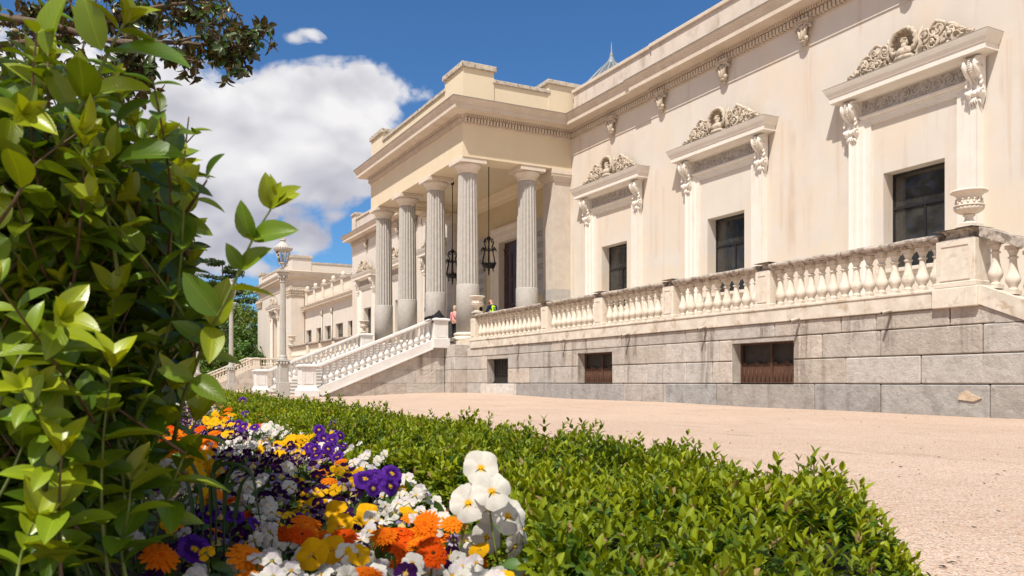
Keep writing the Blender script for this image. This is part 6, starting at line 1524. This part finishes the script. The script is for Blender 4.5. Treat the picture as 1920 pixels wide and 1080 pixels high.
tries = 0
while tries < 16000 and sum(have.values()) < 900:
    tries += 1; u = rf_.random(); py = 738 + 350*u**1.75; px = rf_.uniform(bed_left(py), bed_right(py))
    best = min(PATCH, key=lambda q: ((q[0]-px)/1.0)**2 + ((q[1]-py)*1.8)**2 + rf_.uniform(0, 1800)); kind = best[2] if rf_.random() < .85 else rf_.choice(PATCH)[2]
    fam = kind.split()[-1]
    if have[fam] >= caps[fam] or (px < 440 and py > 890 and rf_.random() < .6): continue
    if fam == 'marigold' and py > 960 and rf_.random() < .3: continue
    if kind.startswith('white') and rf_.random() < .3: continue
    p, d = bed_at(px, py, rf_.uniform(-.03, .025))
    if p.x > hin(p.y) + .02: continue
    have[fam] += 1
    if fam == 'viola' and d > 1.9:
        flower(kind.replace('viola', 'viola plant'), p, d, SIZE['viola']*.86*rf_.uniform(.9, 1.2)); continue
    s = SIZE[fam]*rf_.uniform(.85, 1.2)*(1.0 + .04*d if d > 2.5 else 1.)
    flower(kind, p, d, s)
# arching grass-like blades near the shrub
gb_ = thing('grass_tuft', 'tuft of long arching dark green blades among the shaded flowers', 'grass tuft', (.02, 1.5, .3))
b = MB()
for (pts) in ([(395, 960), (398, 890), (425, 868), (470, 885), (482, 940), (490, 985)], [(420, 965), (425, 900), (445, 872), (480, 900)], [(380, 960), (372, 900), (352, 862), (320, 868)], [(405, 955), (400, 880), (415, 862), (435, 858)], [(365, 980), (355, 920), (345, 890), (330, 880)], [(440, 970), (452, 910), (470, 890)]):
    w = bez([atd(x, y, 1.28) for x, y in pts], 14); V = []
    for i, q in enumerate(w):
        t = (w[min(i+1, 14)] - w[max(i-1, 0)]).normalized(); s = t.cross(Vector((.3, -1, .2))).normalized()*(.0032*(1-(i/14)**2)+.0005); V += [q - s, q + Vector((0, -.0015, -.001)), q + s]
    b.add(V, [(i*3+j, i*3+j+1, i*3+j+4, i*3+j+3) for i in range(14) for j in range(2)], 0, True, (.035, .075, .015))
    base = w[0]; b.tube([base + Vector((0, 0, -.12)), base], .002, 4, 0)
b.c = [(.035, .075, .015)]*len(b.v); b.build('blades', M['bedleaf'], gb_, recalc=False)
# ================================================================== trees
def leaf_cloud(name, parent, centers, rad, nper, size, colf, mat, flat=1., down=0.):
    P_, C_ = [], []
    for c, r in zip(centers, rad):
        q = RNG.normal(size=(nper, 3)); q = unit(q)*(RNG.random((nper, 1))**.45)*r; q[:, 2] *= flat
        P_.append(q + np.array(c)[None]); C_.append(np.array(colf())[None]*(1 + .35*(RNG.random((nper, 1))-.5)))
    P_ = np.concatenate(P_); C_ = np.concatenate(C_); n = len(P_)
    return batch(name, TINY, P_, rand_dir(n, -down), unit(np.array((-.2, -.3, .8))[None] + .7*RNG.normal(size=(n, 3))), size*(.7 + .6*RNG.random(n)), C_, mat, parent)
def tree(name, label, x, y, h, cr, cz, col, seed, nclump=70, nper=90, size=.5, group=None, squash=1.):
    rt = random.Random(seed); z0 = gz(x, y) if abs(y) < 150 else -.3; t = thing(name, label, 'tree', (x, y, z0), group); b = MB()
    b.tube(bez([(x, y, z0-.2), (x+rt.uniform(-.2, .2), y, z0+h*.4), (x+rt.uniform(-.5, .5), y, z0+h*.8)], 8), [cr*.09*(1-.8*i/8) for i in range(9)], 8)
    cs, rr = [], []
    for k in range(nclump):
        u = rt.random(); a = rt.uniform(0, 2*PI); e = math.acos(rt.uniform(-.75, 1)); r = cr*(.55 + .45*u**.5)*(1 + .18*math.sin(3*a+seed))
        c = (x + r*math.sin(e)*math.cos(a), y + r*math.sin(e)*math.sin(a), z0 + cz + (h-cz)*.98*math.cos(e)*(.6+.4*u) * squash); cs.append(c); rr.append(cr*rt.uniform(.16, .30))
        if k % 3 == 0: b.tube(bez([(x, y, z0 + h*rt.uniform(.25, .6)), ((x+c[0])/2, (y+c[1])/2, (z0+h*.5+c[2])/2), c], 5), [cr*.02*(1-.8*i/5) for i in range(6)], 5)
    b.build('trunk', M['bark'], t, recalc=False)
    leaf_cloud('crown', t, cs, rr, nper, size, lambda: np.array(col)*np.array((1.5, 1.45, .9))*rt.uniform(.6, 1.5)*np.array((rt.uniform(.85, 1.2), 1, 1)), M['treeleaf'])
    return t
def cedar(label, x, y, h, w, seed):
    rt = random.Random(seed); z0 = -.2; t = thing('cedar_tree', label, 'tree', (x, y, z0)); b = MB(); cs, rr = [], []
    b.tube([(x, y, z0), (x+.2, y, z0+h*.5), (x, y, z0+h)], [.55, .35, .06], 8)
    z = h*.3
    while z < h*.99:
        f = 1-(z/h); ln = w*(.22 + .95*f**.8)
        for k in range(5 if z < h*.85 else 3):
            a = rt.uniform(0, 2*PI); L = ln*rt.uniform(.6, 1.1); tip = (x+L*math.cos(a), y+L*math.sin(a), z0+z+rt.uniform(-.2, .5)+.06*L)
            b.tube([(x, y, z0+z), ((x+tip[0])/2, (y+tip[1])/2, z0+z+.3), tip], [.13, .08, .03], 5)
            for q in range(6):
                g = .3 + .7*q/5; cs.append((x+(tip[0]-x)*g+rt.uniform(-.5, .5), y+(tip[1]-y)*g+rt.uniform(-.5, .5), z0+z+(tip[2]-z0-z)*g+.15)); rr.append(rt.uniform(.7, 1.25)*(.6+.5*f))
        z += h*.062
    b.build('trunk', M['bark'], t, recalc=False)
    leaf_cloud('crown', t, cs, rr, 75, .34, lambda: np.array((.045, .075, .022))*rt.uniform(.7, 1.5), M['treeleaf'], .28)
def treepos(px, d): p = atd(px, YH, d); return p.x, p.y
x, y = treepos(417, 128); cedar('dark layered cedar rising behind the far lamp posts', x, y, 19.2, 8.5, 3)
x, y = treepos(345, 140); cedar('dark cedar largely hidden behind the privet shrub', x, y, 18.5, 8, 4)
G = 'broadleaf trees beyond the pavilion'
for (px, d, h, cr, col, lab, sd) in ((455, 122, 14.2, 5.2, (.075, .12, .020), 'yellow-green broadleaf tree beside the pavilion corner', 5), (418, 116, 12.2, 5., (.085, .125, .02), 'yellowish broadleaf tree under the cedar', 6), (470, 112, 8.5, 4.2, (.05, .10, .018), 'mid-green tree low against the pavilion wall', 7), (395, 108, 9.5, 4.5, (.05, .09, .018), 'dark green tree behind the far lamp post', 8), (440, 104, 5.8, 3.6, (.045, .09, .016), 'low green tree behind the pavilion stair', 9), (355, 118, 13., 5.5, (.045, .08, .016), 'green tree seen through the shrub edge', 10), (410, 99, 4.6, 3., (.06, .10, .018), 'bushy tree at the foot of the pavilion stair', 16)):
    x, y = treepos(px, d); tree('broadleaf_tree', lab, x, y, h, cr, h*.42, col, sd, 80, 95, .42)
x, y = treepos(627, 150); tree('broadleaf_tree', 'treetop just showing above the pavilion roof', x, y, 22.6, 3.2, 16, (.10, .15, .02), 12, 40, 80, .5)
x, y = treepos(225, 110); tree('broadleaf_tree', 'green tree glimpsed through the privet shrub', x, y, 12, 6, 5, (.06, .10, .018), 14, 80, 80, .5)
# park trees along the left, out of the frame but mirrored in the palace windows
cs, rr = [], []; rt = random.Random(77)
for k in range(210):
    a = rt.random(); cs.append((-24 - 9*rt.random(), 8 + 95*a, 2.5 + 21*rt.random()**.8 + 1.5*math.sin(a*23))); rr.append(rt.uniform(1.6, 2.8))
wd = leaf_cloud('park_wood', None, cs, rr, 60, 1.0, lambda: np.array((.05, .085, .02))*rt.uniform(.6, 1.4), M['treeleaf']); tag(wd, 'mass of park trees seen only as dark reflections in the palace windows', 'trees', None, 'stuff')
# unseen tree added to shade the shrub; leaf clusters set along the sun's rays
sx_, sy_ = -6.5, -3.6; sb_ = MB(); sb_.tube(bez([(sx_, sy_, -.1), (sx_+.2, sy_+.1, 2.6), (sx_+.9, sy_+.6, 5.2), (sx_+2., sy_+1.6, 7.4)], 10), [.24*(1-.7*i/10) for i in range(11)], 9)
SP, SD, SN, SS_, SCc = [], [], [], [], []
for k in range(32):
    px, py = rt.uniform(-150, 340), rt.choice((rt.uniform(430, 760), rt.uniform(480, 1060), rt.uniform(620, 1080))); p = atd(px, py, rt.uniform(.8, 1.5)); c = p + SUN*rt.uniform(6.2, 8.2)
    if px > 270 and py > 700: continue
    if k % 5 == 0: sb_.tube(bez([(sx_+.9, sy_+.6, 5.2), (c + Vector((sx_+1.5, sy_+1, 6.2)))/2 + Vector((0, 0, .3)), c], 6), [.03*(1-.85*i/6) for i in range(7)], 5)
    for q in range(9):
        SP.append(c + Vector((rt.gauss(0, .10), rt.gauss(0, .10), rt.gauss(0, .07)))); SD.append(Vector((rt.gauss(0, 1), rt.gauss(0, 1), rt.gauss(-.2, .4)))); SN.append(Vector((rt.gauss(0, .4), rt.gauss(0, .4), 1))); SS_.append(rt.uniform(.09, .15)); SCc.append(np.array((.04, .075, .012))*rt.uniform(.7, 1.5))
st = thing('added_shade_tree', 'unseen tree added behind the viewer to dapple the privet shrub with shade', 'tree', (sx_, sy_, 0)); sb_.build('trunk', M['bark'], st, recalc=False)
batch('crown', MIDLEAF, SP, SD, SN, SS_, SCc, M['treeleaf'], st)  # crown of the added shade tree
# overhanging magnolia bough
mg = thing('magnolia_tree', 'dark evergreen tree reaching in over the shrub at the upper left', 'tree', tuple(atd(-420, YH, 9.2).xy) + (0,))
mb = MB(); rm = random.Random(6); ML, MD, MN, MS, MC = [], [], [], [], []
tx, ty = atd(-420, YH, 9.2).xy
mb.tube(bez([(tx, ty, -.1), (tx+.1, ty, 2.2), (tx-.1, ty+.1, 4.4), (tx+.1, ty, 6.4)], 10), [.26*(1-.6*i/10) for i in range(11)], 10)
def rosette(p, g, n=8):
    g = g.normalized(); a = g.orthogonal().normalized(); b_ = g.cross(a)
    for k in range(n):
        th = k*2.4 + rm.random(); s = a*math.cos(th) + b_*math.sin(th); d = (s*rm.uniform(.5, 1) + g*rm.uniform(.1, .8) + Vector((0, 0, rm.uniform(-.55, .05)))).normalized()
        ML.append(p - g*rm.uniform(0, .07)); MD.append(d); MN.append((g - d*.3 + Vector((rm.gauss(0, .3), rm.gauss(0, .3), .5))).normalized()); MS.append(rm.uniform(.075, .13))
        MC.append(np.array((.13, .085, .02))*rm.uniform(.8, 1.3) if rm.random() < .08 else np.array((.034, .060, .009))*rm.uniform(.7, 1.9))
def bough(pts, r0, r1, tw, spread=.32, start=.15, dens=1.):
    w = bez(pts, 24); mb.tube(w, [r0 + (r1-r0)*i/24 for i in range(25)], 6)
    for _ in range(int(tw*dens)):
        f = start + (1-start)*rm.random()**.8; q = w[min(24, int(f*24))]; g = Vector((rm.gauss(.25, .7), rm.gauss(0, .6), rm.gauss(-.05, .6))).normalized(); L = rm.uniform(.12, spread)
        e = q + g*L; m_ = (q+e)/2 + Vector((0, 0, rm.uniform(-.03, .05))); mb.tube([q, m_, e], [.007, .005, .003], 4); rosette(e, g + Vector((0, 0, -.15)), rm.randint(6, 10))
        if rm.random() < .6: rosette(m_, g, 4)
def mp(l, d): return [atd(x, y, d + q) for x, y, q in l]
bough(mp([(-420, 60, .6), (-150, 25, .3), (60, 40, .1), (200, 75, 0), (330, 80, -.1), (450, 85, -.2), (500, 55, -.2)], 8.7), .05, .008, 58, .28)
bough(mp([(-420, 120, .5), (-200, 90, .2), (0, 85, 0), (140, 62, 0), (260, 20, .1), (380, 5, .1), (455, 30, .1)], 8.9), .055, .008, 70, .28)
bough(mp([(-200, 90, .2), (-40, 140, 0), (80, 140, .1), (180, 145, 0), (230, 120, -.1), (262, 140, -.1)], 8.4), .04, .006, 66, .3, .25)
bough(mp([(200, 75, 0), (290, 92, 0), (335, 108, -.1), (385, 117, -.1)], 8.6), .018, .005, 12, .2, .3)
bough(mp([(330, 80, 0), (380, 70, 0), (420, 105, 0), (440, 118, 0)], 8.5), .014, .004, 16, .22, .3)
bough(mp([(-420, -20, .5), (-150, -60, .2), (60, -45, .1), (240, -35, .2), (400, -25, .2)], 9.2), .05, .01, 90)
bough(mp([(-400, 160, .6), (-180, 180, .3), (-40, 175, .2), (60, 155, .1), (130, 130, .1)], 9.3), .04, .008, 60)
bough(mp([(-300, -100, .4), (-60, -110, .2), (200, -100, .2), (330, -80, .2)], 9.0), .05, .01, 60)
bough(mp([(-420, 40, .6), (-300, 0, .8), (-100, 40, .9), (40, 30, .9), (120, 15, .9)], 9.4), .05, .008, 70)
bough(mp([(140, 62, .0), (200, 30, .2), (260, 45, .3), (330, 40, .3), (400, 45, .3)], 8.9), .02, .005, 36)
bough(mp([(60, 140, .1), (130, 165, .0), (190, 178, .0), (235, 165, .0)], 8.6), .014, .004, 20, .2)
mb.build('trunk', M['bark'], mg, recalc=False)
batch('crown', MIDLEAF, ML, MD, MN, MS, MC, M['magnolia'], mg)
# dry leaf litter on the gravel
n = 900; lx = 1.9 + 13*RNG.random(n)**1.2; ly = 1.5 + 30*RNG.random(n)**1.6; lz = np.array([gz(a, b_) for a, b_ in zip(lx, ly)]) + .006
dd = RNG.normal(size=(n, 3)); dd[:, 2] *= .12
lo = batch('leaf_litter', TINY, np.stack([lx, ly, lz], 1), dd, unit(np.array((0, 0, 1.))[None] + .3*RNG.normal(size=(n, 3))), .015 + .03*RNG.random(n)**2, np.array((.10, .06, .03))[None]*(.5 + 1.2*RNG.random((n, 1))), M['bedleaf']); tag(lo, 'scattered dry leaf litter on the gravel', 'leaf litter', None, 'stuff')
